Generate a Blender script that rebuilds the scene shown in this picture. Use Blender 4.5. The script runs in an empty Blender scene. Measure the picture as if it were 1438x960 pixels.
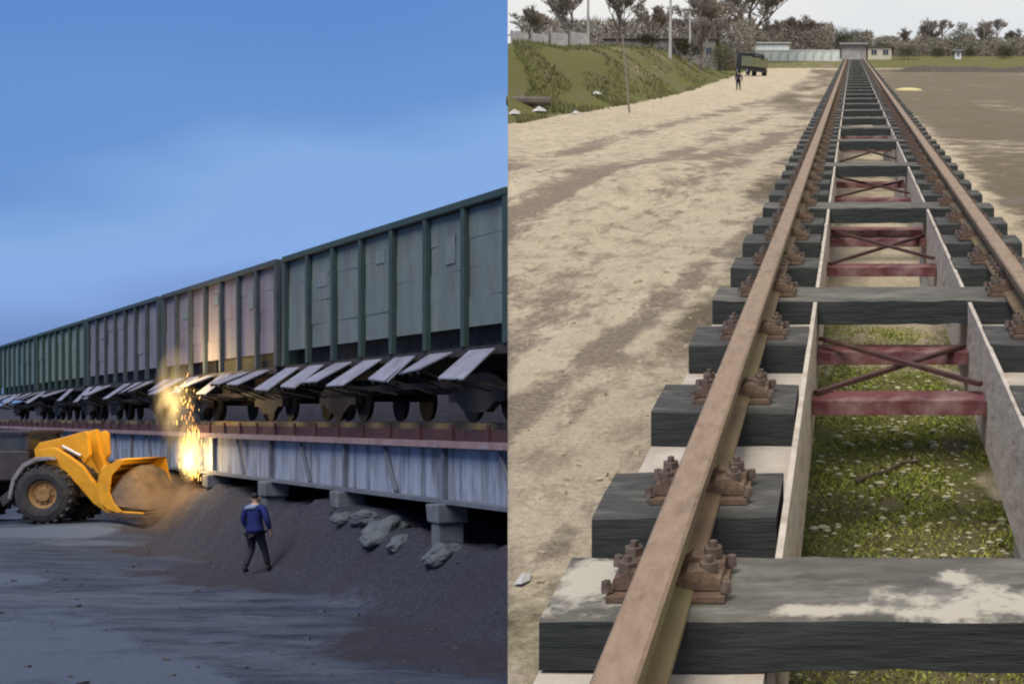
import bpy, bmesh, math, random
from mathutils import Vector, Matrix, noise as mnoise
random.seed(7)
S = bpy.context.scene
COL = S.collection
R = math.radians

# ------------------------------------------------------------------ camera, sky, sun, exposure
F = 2000.0            # focal length in photograph pixels
VPX, HORY = 1197.0, 587.0
CAMZ = 3.4            # eye height over the yard
M = 0.2635            # grade of the hillside the trestle climbs
SPL = 0.242           # foot of the hillside: X = -SPL * Y
cam_d = bpy.data.cameras.new('camera'); cam = bpy.data.objects.new('camera', cam_d); COL.objects.link(cam)
cam_d.sensor_width = 36.0; cam_d.lens = F / 1438.0 * 36.0
cam_d.shift_x = -(VPX - 719.0) / 1438.0; cam_d.shift_y = (HORY - 480.0) / 1438.0
cam_d.clip_start = 0.05; cam_d.clip_end = 5000
cam.location = (0, 0, CAMZ); cam.rotation_euler = (R(90), 0, 0)
S.camera = cam

def lin(c):
    return tuple(((v/255.0)/12.92 if v/255.0 <= 0.04045 else ((v/255.0+0.055)/1.055)**2.4) for v in c)

SUN_EL, SUN_AZ = R(54), R(-158)        # azimuth measured from +Y towards +X
W = bpy.data.worlds.new('World'); S.world = W; W.use_nodes = True
wn, wl = W.node_tree.nodes, W.node_tree.links
wn.clear()
def wnode(t, **k):
    n = wn.new(t)
    for a, v in k.items(): setattr(n, a, v)
    return n
w_out = wnode('ShaderNodeOutputWorld'); w_bg = wnode('ShaderNodeBackground'); w_bg.inputs['Strength'].default_value = 0.1
w_tc = wnode('ShaderNodeTexCoord'); w_sep = wnode('ShaderNodeSeparateXYZ')
wl.new(w_tc.outputs['Generated'], w_sep.inputs[0])
sky = wnode('ShaderNodeTexSky', sky_type='NISHITA', sun_disc=False)
sky.sun_elevation = SUN_EL; sky.sun_rotation = SUN_AZ
def wmath(op, a, b=None):
    n = wnode('ShaderNodeMath', operation=op)
    for i, v in enumerate((a, b)):
        if v is None: continue
        if isinstance(v, (int, float)): n.inputs[i].default_value = v
        else: wl.new(v, n.inputs[i])
    return n.outputs[0]
w_map = wnode('ShaderNodeMapping'); w_map.inputs['Scale'].default_value = (1.6, 1.6, 5.0)
wl.new(w_tc.outputs['Generated'], w_map.inputs[0])
w_no = wnode('ShaderNodeTexNoise'); w_no.inputs['Scale'].default_value = 2.6; w_no.inputs['Detail'].default_value = 3.0
w_no.inputs['Roughness'].default_value = 0.45
wl.new(w_map.outputs[0], w_no.inputs[0])
# evening-blue cloud deck over the yard: brightness changes along a slanting cloud edge
q = wmath('ADD', wmath('SUBTRACT', wmath('MULTIPLY', w_sep.outputs[0], 0.22), w_sep.outputs[2]),
          wmath('MULTIPLY', wmath('SUBTRACT', w_no.outputs[0], 0.5), 0.11))
mr = wnode('ShaderNodeMapRange'); wl.new(q, mr.inputs[0])
mr.inputs[1].default_value = -0.45; mr.inputs[2].default_value = -0.10
w_ramp = wnode('ShaderNodeValToRGB'); wl.new(mr.outputs[0], w_ramp.inputs[0])
BL = 10.4
stops = [(p_, tuple(min(255, v_*1.035) for v_ in c_)) for p_, c_ in [(0.0, (80, 118, 182)), (0.3, (90, 132, 196)), (0.50, (101, 142, 202)), (0.60, (126, 163, 214)), (0.72, (127, 162, 218)), (0.79, (115, 147, 202)), (0.86, (104, 134, 188)), (1.0, (98, 124, 172))]]
els = w_ramp.color_ramp.elements
els[0].position = stops[0][0]; els[1].position = stops[-1][0]
for p, c in stops[1:-1]: els.new(p)
for e, (p, c) in zip(els, stops): e.position = p; e.color = lin(c) + (1,)
w_r2 = wnode('ShaderNodeValToRGB'); wl.new(w_no.outputs[0], w_r2.inputs[0])
w_r2.color_ramp.elements[0].position = 0.3; w_r2.color_ramp.elements[0].color = lin((226, 229, 231)) + (1,)
w_r2.color_ramp.elements[1].position = 0.7; w_r2.color_ramp.elements[1].color = lin((246, 242, 235)) + (1,)
side = wmath('GREATER_THAN', wmath('ADD', w_sep.outputs[0], wmath('MULTIPLY', w_sep.outputs[1], SPL)), 0.0)
w_mix = wnode('ShaderNodeMix', data_type='RGBA'); wl.new(side, w_mix.inputs[0])
wl.new(w_ramp.outputs[0], w_mix.inputs[6]); wl.new(w_r2.outputs[0], w_mix.inputs[7])
w_sc = wnode('ShaderNodeMix', data_type='RGBA', blend_type='MULTIPLY'); w_sc.inputs[0].default_value = 1.0
wl.new(w_mix.outputs[2], w_sc.inputs[6]); w_sc.inputs[7].default_value = (BL, BL, BL, 1)
w_m2 = wnode('ShaderNodeMix', data_type='RGBA'); w_m2.inputs[0].default_value = 0.06
wl.new(w_sc.outputs[2], w_m2.inputs[6]); wl.new(sky.outputs[0], w_m2.inputs[7])
wl.new(w_m2.outputs[2], w_bg.inputs[0]); wl.new(w_bg.outputs[0], w_out.inputs[0])

sun_d = bpy.data.lights.new('sun', 'SUN'); sun = bpy.data.objects.new('sun', sun_d); COL.objects.link(sun)
sun_d.energy = 3.7; sun_d.angle = R(38); sun_d.color = (1.0, 0.95, 0.87)
sdir = Vector((math.sin(SUN_AZ)*math.cos(SUN_EL), math.cos(SUN_AZ)*math.cos(SUN_EL), math.sin(SUN_EL)))
sun.rotation_euler = sdir.to_track_quat('Z', 'Y').to_euler(); sun.location = (0, 0, 60)

S.view_settings.view_transform = 'Standard'; S.view_settings.look = 'None'
S.view_settings.exposure = 0.0; S.view_settings.gamma = 1.0
S.cycles.filter_width = 2.1
S.cycles.max_bounces = 6

# ------------------------------------------------------------------ helpers
def nz(x, y=0.0, z=0.0): return mnoise.noise(Vector((x, y, z)))
def sm(a, b, x):
    t = min(1.0, max(0.0, (x-a)/(b-a))); return t*t*(3-2*t)

def mat(name, c1, c2=None, scale=6.0, rough=0.85, bump=0.0, stretch=(1, 1, 1), c3=None, s3=1.5, t3=0.55, w3=0.1, metal=0.0,
        bscale=None, emit=None, lo=0.35, hi=0.65, detail=6.0, spec=0.3):
    """two-tone noise material with an optional third stain colour"""
    m = bpy.data.materials.new(name); m.use_nodes = True
    n, l = m.node_tree.nodes, m.node_tree.links
    b = n['Principled BSDF']; b.inputs['Roughness'].default_value = rough; b.inputs['Metallic'].default_value = metal
    b.inputs['Specular IOR Level'].default_value = spec
    if emit:
        b.inputs['Base Color'].default_value = c1 + (1,)
        b.inputs['Emission Color'].default_value = emit[0] + (1,); b.inputs['Emission Strength'].default_value = emit[1]
        return m
    if c2 is None: c2 = tuple(v*0.75 for v in c1)
    tc = n.new('ShaderNodeTexCoord'); mp = n.new('ShaderNodeMapping'); mp.inputs['Scale'].default_value = stretch
    l.new(tc.outputs['Object'], mp.inputs[0])
    t = n.new('ShaderNodeTexNoise'); t.inputs['Scale'].default_value = scale; t.inputs['Detail'].default_value = detail
    t.inputs['Roughness'].default_value = 0.65
    l.new(mp.outputs[0], t.inputs[0])
    r = n.new('ShaderNodeValToRGB'); l.new(t.outputs[0], r.inputs[0])
    r.color_ramp.elements[0].position = lo; r.color_ramp.elements[0].color = c1 + (1,)
    r.color_ramp.elements[1].position = hi; r.color_ramp.elements[1].color = c2 + (1,)
    out = r.outputs[0]
    if c3 is not None:
        t2 = n.new('ShaderNodeTexNoise'); t2.inputs['Scale'].default_value = s3; t2.inputs['Detail'].default_value = 8
        t2.inputs['Roughness'].default_value = 0.7
        l.new(mp.outputs[0], t2.inputs[0])
        mr = n.new('ShaderNodeMapRange'); mr.inputs[1].default_value = t3-w3; mr.inputs[2].default_value = t3+w3
        l.new(t2.outputs[0], mr.inputs[0])
        mx = n.new('ShaderNodeMix'); mx.data_type = 'RGBA'
        l.new(mr.outputs[0], mx.inputs[0]); l.new(out, mx.inputs[6]); mx.inputs[7].default_value = c3 + (1,)
        out = mx.outputs[2]
    l.new(out, b.inputs['Base Color'])
    if bump:
        bp = n.new('ShaderNodeBump'); bp.inputs['Strength'].default_value = bump; bp.inputs['Distance'].default_value = 0.03
        if bscale:
            t4 = n.new('ShaderNodeTexNoise'); t4.inputs['Scale'].default_value = bscale; t4.inputs['Detail'].default_value = 8
            l.new(mp.outputs[0], t4.inputs[0]); l.new(t4.outputs[0], bp.inputs['Height'])
        else: l.new(t.outputs[0], bp.inputs['Height'])
        l.new(bp.outputs[0], b.inputs['Normal'])
    return m

class MB:
    """collects shapes into one mesh; sh = shear so that things built on the grade follow it"""
    def __init__(s, sh=0.0): s.v = []; s.f = []; s.m = []; s.sh = sh; s.smooth = False; s.mi = 0
    def av(s, p): s.v.append((p[0], p[1], p[2] + s.sh*p[1])); return len(s.v)-1
    def face(s, ids, mi=None): s.f.append(tuple(ids)); s.m.append(s.mi if mi is None else mi)
    def quad(s, a, b, c, d, mi=None): s.face([s.av(a), s.av(b), s.av(c), s.av(d)], mi)
    def box(s, x0, x1, y0, y1, z0, z1, top=None, jit=0.0):
        j = lambda: random.uniform(-jit, jit) if jit else 0.0
        k = [s.av((x+j(), y+j(), z+j())) for z in (z0, z1) for y in (y0, y1) for x in (x0, x1)]
        for n, ids in enumerate(((0, 2, 3, 1), (4, 5, 7, 6), (0, 1, 5, 4), (2, 6, 7, 3), (0, 4, 6, 2), (1, 3, 7, 5))):
            s.face([k[i] for i in ids], top if (n == 1 and top is not None) else None)
        return s
    def obox(s, c, ax, ay, az, hx, hy, hz):
        c = Vector(c); ax, ay, az = Vector(ax).normalized(), Vector(ay).normalized(), Vector(az).normalized()
        k = [s.av(c + ax*hx*i + ay*hy*j + az*hz*l) for l in (-1, 1) for j in (-1, 1) for i in (-1, 1)]
        for ids in ((0, 2, 3, 1), (4, 5, 7, 6), (0, 1, 5, 4), (2, 6, 7, 3), (0, 4, 6, 2), (1, 3, 7, 5)): s.face([k[i] for i in ids])
        return s
    def bar(s, a, b, w, h, up=(0, 0, 1)):
        a, b = Vector(a), Vector(b); d = (b-a).normalized(); x = d.cross(Vector(up)).normalized(); u = x.cross(d)
        return s.obox((a+b)/2, d, x, u, (b-a).length/2, w/2, h/2)
    def tube(s, a, b, r0, r1=None, n=8, cap=True):
        r1 = r0 if r1 is None else r1
        a, b = Vector(a), Vector(b); d = (b-a).normalized()
        x = d.orthogonal().normalized(); y = d.cross(x)
        i0 = [s.av(a + (x*math.cos(t)+y*math.sin(t))*r0) for t in (2*math.pi*k/n for k in range(n))]
        i1 = [s.av(b + (x*math.cos(t)+y*math.sin(t))*r1) for t in (2*math.pi*k/n for k in range(n))]
        for k in range(n): s.face((i0[k], i0[(k+1) % n], i1[(k+1) % n], i1[k]))
        if cap: s.face(i0[::-1]); s.face(i1)
        return s
    def prism(s, poly, y0, y1):
        """poly in (x,z), extruded along y"""
        a = [s.av((x, y0, z)) for x, z in poly]; b = [s.av((x, y1, z)) for x, z in poly]; n = len(poly)
        for k in range(n): s.face((a[k], a[(k+1) % n], b[(k+1) % n], b[k]))
        s.face(a[::-1]); s.face(b)
        return s
    def lathe(s, prof, n=32, axis='y', c=(0, 0, 0)):
        """prof (radius, offset) turned about an axis through c"""
        rings = []
        for r, o in prof:
            ring = []
            for k in range(n):
                t = 2*math.pi*k/n
                p = (r*math.cos(t), o, r*math.sin(t)) if axis == 'y' else (r*math.cos(t), r*math.sin(t), o)
                ring.append(s.av((p[0]+c[0], p[1]+c[1], p[2]+c[2])))
            rings.append(ring)
        for a, b in zip(rings, rings[1:]):
            for k in range(n): s.face((a[k], a[(k+1) % n], b[(k+1) % n], b[k]))
        return s
    def mesh(s, name, mats, smooth=None):
        me = bpy.data.meshes.new(name); me.from_pydata(s.v, [], s.f)
        for m_ in (mats if isinstance(mats, (list, tuple)) else [mats]): me.materials.append(m_)
        me.polygons.foreach_set('material_index', s.m)
        bm = bmesh.new(); bm.from_mesh(me); bmesh.ops.recalc_face_normals(bm, faces=bm.faces); bm.to_mesh(me); bm.free()
        if smooth: me.polygons.foreach_set('use_smooth', [True]*len(me.polygons))
        me.update()
        return me

def obj(name, me, parent=None, loc=(0, 0, 0), rot=(0, 0, 0), bevel=0.0):
    o = bpy.data.objects.new(name, me); COL.objects.link(o); o.parent = parent
    o.location = loc; o.rotation_euler = rot
    if bevel:
        b = o.modifiers.new('bevel', 'BEVEL'); b.width = bevel; b.segments = 2; b.limit_method = 'ANGLE'
    return o
def tag(o, label, cat, group=None):
    o['label'] = label; o['category'] = cat
    if group: o['group'] = group
    return o
def thing(name, label, cat, loc=(0, 0, 0), rz=0.0, group=None):
    o = bpy.data.objects.new(name, None); COL.objects.link(o); o.location = loc; o.rotation_euler = (0, 0, rz)
    o.empty_display_size = 0.3
    return tag(o, label, cat, group)
def copy_tree(o, parent=None):
    c = o.copy(); COL.objects.link(c); c.parent = parent
    for ch in list(o.children): copy_tree(ch, c)
    return c
def near(px, Y): return (px-VPX)/F*Y

# ------------------------------------------------------------------ materials
RUST = lin((120, 82, 58))
m_yard = None
m_rail = mat('rusty_rail', (0.285, 0.198, 0.130), (0.215, 0.145, 0.092), 12, 0.65, 0.2, (3, 0.35, 3), c3=(0.13, 0.083, 0.052), s3=4, t3=0.63)
m_railside = mat('rusty_rail_web', (0.19, 0.125, 0.07), (0.11, 0.075, 0.045), 7, 0.8, 0.2, (2, 0.5, 2), c3=(0.16, 0.14, 0.06), s3=2, t3=0.55)
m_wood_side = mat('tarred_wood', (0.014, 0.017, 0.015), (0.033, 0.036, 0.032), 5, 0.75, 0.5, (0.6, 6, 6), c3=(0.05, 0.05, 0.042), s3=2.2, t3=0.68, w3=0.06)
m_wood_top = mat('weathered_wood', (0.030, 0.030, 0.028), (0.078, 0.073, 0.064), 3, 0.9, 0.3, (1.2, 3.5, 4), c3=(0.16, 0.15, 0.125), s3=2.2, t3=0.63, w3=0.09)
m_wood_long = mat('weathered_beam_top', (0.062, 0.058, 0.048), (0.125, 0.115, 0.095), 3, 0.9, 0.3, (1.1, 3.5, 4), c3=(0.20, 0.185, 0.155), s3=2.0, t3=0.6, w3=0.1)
m_plate = mat('rusty_iron', (0.16, 0.095, 0.062), (0.075, 0.05, 0.036), 14, 0.75, 0.4, c3=(0.26, 0.17, 0.10), s3=8, t3=0.62)
m_bolt = mat('dark_iron', (0.06, 0.042, 0.032), (0.14, 0.10, 0.075), 18, 0.7, 0.2)
m_girder = mat('pale_concrete_girder', (0.50, 0.44, 0.36), (0.36, 0.31, 0.25), 4, 0.9, 0.3, c3=(0.30, 0.19, 0.13), s3=2.5, t3=0.62)
m_lip = mat('pale_girder_plate', (0.54, 0.47, 0.38), (0.38, 0.33, 0.265), 5, 0.85, 0.25, (1, .7, 3), c3=(0.24, 0.15, 0.10), s3=3, t3=0.64)
m_red = mat('faded_red_paint', (0.145, 0.040, 0.040), (0.085, 0.022, 0.022), 4, 0.75, 0.2, c3=(0.24, 0.15, 0.135), s3=3, t3=0.58)
m_brace = mat('dark_rusty_steel', (0.05, 0.022, 0.018), (0.085, 0.04, 0.03), 8, 0.7)
m_conc = mat('grey_concrete', (0.34, 0.33, 0.30), (0.25, 0.24, 0.22), 5, 0.9, 0.3, c3=(0.17, 0.165, 0.155), s3=1.5, t3=0.6)

# ------------------------------------------------------------------ terrain
def hill_h(X, Y):
    """depth of the right-hand ground under the eye-level line of the grade"""
    h = 2.6 + 1.65*sm(8, 130, Y)
    h -= 1.7*sm(195, 250, Y)
    if X < 0:
        xb = -13.2 - 0.014*(Y-50)
        top = 3.75*(1-sm(150, 215, Y))*sm(30, 52, Y)
        r = sm(0, 7.5, xb - X + 0.9*nz(Y*0.09, 3.1))
        h -= top*r*(1+0.08*nz(X*0.3, Y*0.12))
    else:
        h -= 0
    h -= 0.38*math.exp(-((X+4.2)/3.0)**2-((Y-27.0)/5.0)**2)
    h += 0.05*nz(X*0.6, Y*0.35, 4)*min(1, Y/6+0.3) + 0.03*nz(X*2.1, Y*1.4, 1)
    # wheel ruts worn along the dirt road
    for xc, wd in ((-3.4, 0.5), (-5.3, 0.5), (-8.2, 0.8)):
        dx = X - xc - 0.4*nz(Y*0.05, xc) - 0.02*Y
        h += 0.06*math.exp(-(dx/wd)**2)
    return h
def hill_z(X, Y):
    if Y <= 420: return CAMZ - hill_h(X, Y) + M*Y
    return CAMZ - hill_h(X, 420) + M*420 - 0.03*(Y-420)
P0 = Vector((-0.242*25.07, 25.07)); TD = Vector((-0.605, 0.796)); TO = Vector((-0.796, -0.605))   # train side line, along, outwards
def yard_z(X, Y):
    p = Vector((X, Y)) - P0
    s_, o_ = p.dot(TD), p.dot(TO)
    z = 0.05*nz(X*0.3, Y*0.2) + 0.05*nz(X*0.9, Y*0.9, 2)
    hh = 1.42 + 0.30*nz(s_*0.16, 7.7) + 0.22*nz(s_*0.6, o_*0.5, 2)
    hh *= 1 - 0.25*sm(9, 1, s_)
    edge = 1.75 + 0.35*nz(s_*0.25, 2.2)
    hh *= 1 - sm(0.35, edge, o_)
    hh *= 1 - 0.85*sm(38, 52, s_)
    hh = max(hh, (4.6+.25*nz(s_*.3))*sm(-4.2, -7.5, o_))
    z += hh + (0.10*nz(X*1.7, Y*1.7, 5) + 0.06*nz(X*4, Y*4))*min(1, hh) + .035*nz(X*2.3, Y*1.1, 7) + .02*nz(X*5, Y*2.6, 3)
    # the ground lifts a little where the loader works
    z += 0.37*math.exp(-((X+23.5)/6.5)**4-((Y-41.8)/2.6)**4)*sm(1.2, 2.2, o_)
    return z
def grid(name, xs_of, ys, zf, mats, colf):
    v, f, c = [], [], []
    for y in ys:
        for x in xs_of(y):
            v.append((x, y, zf(x, y))); c.append(colf(x, y))
    n = len(xs_of(ys[0]))
    for j in range(len(ys)-1):
        for i in range(n-1):
            a = j*n+i; f.append((a, a+1, a+n+1, a+n))
    me = bpy.data.meshes.new(name); me.from_pydata(v, [], f)
    at = me.color_attributes.new('zone', 'FLOAT_COLOR', 'POINT')
    flat = [k for col in c for k in (col[0], col[1], col[2], 1.0)]
    at.data.foreach_set('color', flat)
    me.materials.append(mats); me.polygons.foreach_set('use_smooth', [True]*len(f)); me.update()
    return me, n
def geo(a, b, n, p): return [a + (b-a)*((k/(n-1))**p) for k in range(n)]

def ground_mat(name, cA, cB, cC, cZ1, cZ2, cZ3, stretchA, sc, bump, fine=22.0):
    """dirt in three tones; the painted zone attribute (R,G,B) brings in three more kinds of ground"""
    m = bpy.data.materials.new(name); m.use_nodes = True
    n, l = m.node_tree.nodes, m.node_tree.links
    b = n['Principled BSDF']; b.inputs['Roughness'].default_value = 0.95; b.inputs['Specular IOR Level'].default_value = 0.15
    tc = n.new('ShaderNodeTexCoord'); mp = n.new('ShaderNodeMapping'); mp.inputs['Scale'].default_value = stretchA[0]
    mp.inputs['Rotation'].default_value = (0, 0, stretchA[1]); l.new(tc.outputs['Object'], mp.inputs[0])
    def no(scale, detail, src, rough=0.65):
        t = n.new('ShaderNodeTexNoise'); t.inputs['Scale'].default_value = scale; t.inputs['Detail'].default_value = detail
        t.inputs['Roughness'].default_value = rough; l.new(src, t.inputs[0]); return t.outputs[0]
    def rng(src, a, b_):
        r = n.new('ShaderNodeMapRange'); r.inputs[1].default_value = a; r.inputs[2].default_value = b_; l.new(src, r.inputs[0]); return r.outputs[0]
    def mix(f, a, c):
        x = n.new('ShaderNodeMix'); x.data_type = 'RGBA'
        if isinstance(f, float): x.inputs[0].default_value = f
        else: l.new(f, x.inputs[0])
        for i, s_ in ((6, a), (7, c)):
            if isinstance(s_, tuple): x.inputs[i].default_value = s_ + (1,)
            else: l.new(s_, x.inputs[i])
        return x.outputs[2]
    def mth(op, a, c):
        x = n.new('ShaderNodeMath'); x.operation = op
        for i, s_ in ((0, a), (1, c)):
            if isinstance(s_, (int, float)): x.inputs[i].default_value = s_
            else: l.new(s_, x.inputs[i])
        return x.outputs[0]
    big = no(sc, 7, mp.outputs[0]); mid = no(sc*4.3, 8, mp.outputs[0], 0.75); fn = no(fine, 6, tc.outputs['Object'], 0.7)
    col = mix(rng(big, 0.38, 0.62), cA, cB)
    col = mix(mth('MULTIPLY', rng(mid, 0.47, 0.64), 0.85), col, cC)
    at = n.new('ShaderNodeAttribute'); at.attribute_name = 'zone'
    sp = n.new('ShaderNodeSeparateColor'); l.new(at.outputs['Color'], sp.inputs[0])
    patch = no(1.1, 8, tc.outputs['Object'], 0.75)
    for i, cz in enumerate((cZ1, cZ2, cZ3)):
        fct = rng(mth('ADD', sp.outputs[i], mth('MULTIPLY', mth('SUBTRACT', mid if i == 2 else patch, 0.5), 1.1)), 0.42, 0.62)
        zc = mix(rng(fn, 0.35, 0.65), cz[0], cz[1])
        if len(cz) > 2: zc = mix(rng(no(0.55, 7, tc.outputs['Object'], 0.7), 0.48, 0.62), zc, cz[2])
        col = mix(fct, col, zc)
    x = n.new('ShaderNodeMix'); x.data_type = 'RGBA'; x.blend_type = 'MULTIPLY'; x.inputs[0].default_value = 1.0
    r = n.new('ShaderNodeMapRange'); r.inputs[1].default_value = 0.3; r.inputs[2].default_value = 0.7; r.inputs[3].default_value = 0.72; r.inputs[4].default_value = 1.2
    l.new(fn, r.inputs[0]); l.new(col, x.inputs[6]); l.new(r.outputs[0], x.inputs[7])
    l.new(x.outputs[2], b.inputs['Base Color'])
    bp = n.new('ShaderNodeBump'); bp.inputs['Strength'].default_value = bump; bp.inputs['Distance'].default_value = 0.06
    l.new(mth('ADD', fn, mth('MULTIPLY', mid, 1.5)), bp.inputs['Height']); l.new(bp.outputs[0], b.inputs['Normal'])
    return m

def hill_zone(X, Y):
    g = 0.0                                   # R grass, G dark brown soil, B worn pale track
    xb = -13.2 - 0.014*(Y-50)
    if Y > 30: g = max(g, sm(-0.8, 0.9, xb - X)*sm(30, 46, Y))
    g = max(g, 1.12*sm(-0.42, -0.25, X)*sm(0.95, 0.75, X)*sm(13.5, 9.5, Y))
    g = max(g, 0.5*sm(9, 6, Y)*sm(-0.9, -1.1, X)*sm(-2.2, -1.6, X))
    g = max(g, (0.72 if X > 0 else .62)*sm(209, 214, Y))
    g *= 1 - .42*sm(92, 110, Y)*sm(175, 150, Y)*sm(-15, -17, X)*sm(-27, -23, X)*(0.6+.8*nz(X*.3, Y*.1, 2))
    d = 0.0
    d = max(d, 0.80*sm(1.6, 3.2, X)*(0.92+0.35*nz(X*0.16, Y*0.05)+.3*nz(X*.4, Y*.11, 5))*sm(214, 209, Y))
    d = max(d, math.exp(-((Y-204-3*nz(X*0.05))/6.0)**2)*sm(3, 8, X)*1.1)
    d = max(d, .56*sm(-2.3, -1.5, X)*sm(-.8, -1.0, X)*sm(7, 11, Y)*(1+.6*nz(X*.8, Y*.25, 2)))
    dxb = X + 5.6 - 0.12*(Y-21.5); d = max(d, .50*math.exp(-(dxb/1.0)**2)*sm(8, 16, Y)*sm(110, 70, Y)*(1+.5*nz(X*.5, Y*.15, 7)))
    d = max(d, 0.75*sm(45, 90, Y)*sm(-8, -5, X)*(1-g)*(.8+.7*nz(X*.5, Y*.08, 3)))
    d = max(d, .45*sm(92, 110, Y)*sm(175, 150, Y)*sm(-15, -17, X)*sm(-27, -23, X))
    t = 0.0
    for xc, wd in ((-3.4, 0.8), (-5.3, 0.7), (-8.2, 1.1)):
        dx = X - xc - 0.4*nz(Y*0.05, xc) - 0.02*Y
        t = max(t, (.62+.4*nz(X*.7,Y*.3,xc))*math.exp(-(dx/wd)**2))
    dx = X + 5.1 - 0.12*(Y-21.5) - .15*nz(Y*.15, 5); t = max(t, (.78+.4*nz(X*.9,Y*.35,4))*math.exp(-(dx/.55)**2)*sm(8,14,Y)*sm(75,45,Y))
    dx = X + 2.4 - 0.10*(Y-9.5) - .12*nz(Y*.2, 8); t = max(t, (.72+.4*nz(X*1.9,Y*.6,4))*math.exp(-(dx/.3)**2)*sm(30,20,Y))
    if -9 < X < 1.2 or X > 1.8:
        for xc, yaw, a_ in ((-1.9, .05, .5), (-2.6, .16, .42), (-3.9, .16, .5), (-4.6, .02, .42), (-6.4, .09, .5), (-7.3, .12, .45), (3.0, .03, .5), (4.4, .06, .45), (6.5, -.02, .5)):
            dx = X - xc - yaw*(Y-14)*.5 - .1*nz(Y*.12, xc)
            if abs(dx) < 1.2: t = max(t, (a_+.25*nz(X*1.3, Y*.5, 6))*max(math.exp(-(dx/.16)**2), math.exp(-((dx-.55)/.16)**2)))
    return (g, d, t)
m_hill = ground_mat('sandy_dirt', (0.58, 0.48, 0.33), (0.49, 0.40, 0.275), (0.30, 0.235, 0.16),
                    ((0.088, 0.093, 0.022), (0.165, 0.162, 0.045), (0.155, 0.125, 0.072)),
                    ((0.135, 0.105, 0.064), (0.20, 0.155, 0.098), (0.185, 0.155, 0.12)),
                    ((0.20, 0.158, 0.112), (0.30, 0.238, 0.17)), ((0.85, 0.34, 0.3), R(9)), 0.9, 0.8)
ws = [0] + geo(0.06, 420, 150, 2.6)
ys = geo(-5, 60, 190, 1.35) + geo(61.5, 430, 110, 1.4) + [470, 560, 700]
me, nc = grid('hillside_ground', lambda y: [-SPL*y + w for w in ws], ys, hill_z, m_hill, hill_zone)
# close the cut side, the toe and the back of the hill so that it is solid ground
bm = bmesh.new(); bm.from_mesh(me)
bnd = [e for e in bm.edges if e.is_boundary]
r = bmesh.ops.extrude_edge_only(bm, edges=bnd)
for v in [g for g in r['geom'] if isinstance(g, bmesh.types.BMVert)]: v.co.z = -1.5
bm.to_mesh(me); bm.free()
o = obj('hillside_ground', me); o['kind'] = 'structure'

def yard_zone(X, Y):
    p = Vector((X, Y)) - P0
    s_, o_ = p.dot(TD), p.dot(TO)
    heap = 0.85*sm(5.0, 1.2, o_ + 2.2*nz(s_*0.15)+1.4*nz(X*.35,Y*.35))                     # R heap earth
    pale = 0.9*sm(1.1, 0.3, abs(Y-39.6-0.5*nz(X*0.15)))*sm(-19.5, -21.5, X)      # G pale dusty strip
    bd = (Y-37) - (X+21)*(21.7-37)/(-8.9+21) + 1.6*nz(X*.3, 4)
    pale = max(pale, (.54 + .5*nz(X*0.12, Y*0.45, 8))*sm(3.0, 6.0, o_)*sm(1.1, 2.6, abs(bd)))
    brown = math.exp(-(((X+19.6)/2.2)**2+((Y-43.2)/2.4)**2))*0.9
    return (heap, pale, brown)
m_yard = ground_mat('dusk_tinted_yard_dirt', (0.046, 0.060, 0.094), (0.098, 0.118, 0.164), (0.016, 0.024, 0.048),  # bluish tones: dusk light put into the dirt colours
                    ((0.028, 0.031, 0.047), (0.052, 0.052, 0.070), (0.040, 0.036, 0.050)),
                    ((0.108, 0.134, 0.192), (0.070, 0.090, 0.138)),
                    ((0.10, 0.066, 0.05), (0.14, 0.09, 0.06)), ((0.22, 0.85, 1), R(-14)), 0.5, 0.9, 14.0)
ws2 = [0] + geo(0.08, 320, 170, 2.3)
ys2 = geo(-8, 70, 230, 1.1) + geo(72, 420, 40, 1.6)
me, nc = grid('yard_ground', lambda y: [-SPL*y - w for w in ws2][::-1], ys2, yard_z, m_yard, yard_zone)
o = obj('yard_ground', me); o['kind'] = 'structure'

# ------------------------------------------------------------------ RIGHT: the track on its trestle
HR, HS, HG = 1.38, 1.55, 1.70          # depth under the eye line of rail top, sleeper top, girder top
XL, XR = -0.519, 1.002
def gp(X, Y, h): return Vector((X, Y, CAMZ - h + M*Y))
troot = thing('railway_trestle', 'rusty railway track on dark timber sleepers and girders climbing away to the horizon', 'railway track', gp(0.24, 4.0, 2.6))
def tpart(name, me, w, parent=None, pw=None, bevel=0.0):
    base = troot.location if parent is None else pw
    return obj(name, me, parent or troot, w - base, (0, 0, 0), bevel)
prof = [(-.075, 0), (.075, 0), (.075, .018), (.02, .032), (.02, .105), (.052, .118), (.052, .158), (.044, .168), (-.044, .168), (-.052, .158), (-.052, .118), (-.02, .105), (-.02, .032), (-.075, .018)]
b = MB(M); b.mi = 1; b.prism(prof, 0, 12.49)
for i, fc in enumerate(b.f):
    zz = [prof_z for prof_z in [b.v[k][2]-M*b.v[k][1] for k in fc]]
    if min(zz) > 0.156 and len(fc) == 4: b.m[i] = 0
me_rail = b.mesh('rail', [m_rail, m_railside])
bj = MB(M)
for sx in (-1, 1):
    bj.box(sx*0.022, sx*0.045, -0.35, 0.35, 0.035, 0.10)
    for k in (-.25, -.08, .08, .25): bj.box(sx*0.045, sx*0.068, k-.03, k+.03, 0.055, 0.09)
me_joint = bj.mesh('joint_bar', m_bolt)
for X in (XL, XR):
    for k in range(11):
        Y = -3.0 + 12.5*k
        ro = tpart('rail', me_rail, gp(X, Y, HR + .168))
        if k and k < 5: tpart('joint_bar', me_joint, gp(X, Y, HR + .168), ro, gp(X, Y, HR+.168))

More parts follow.
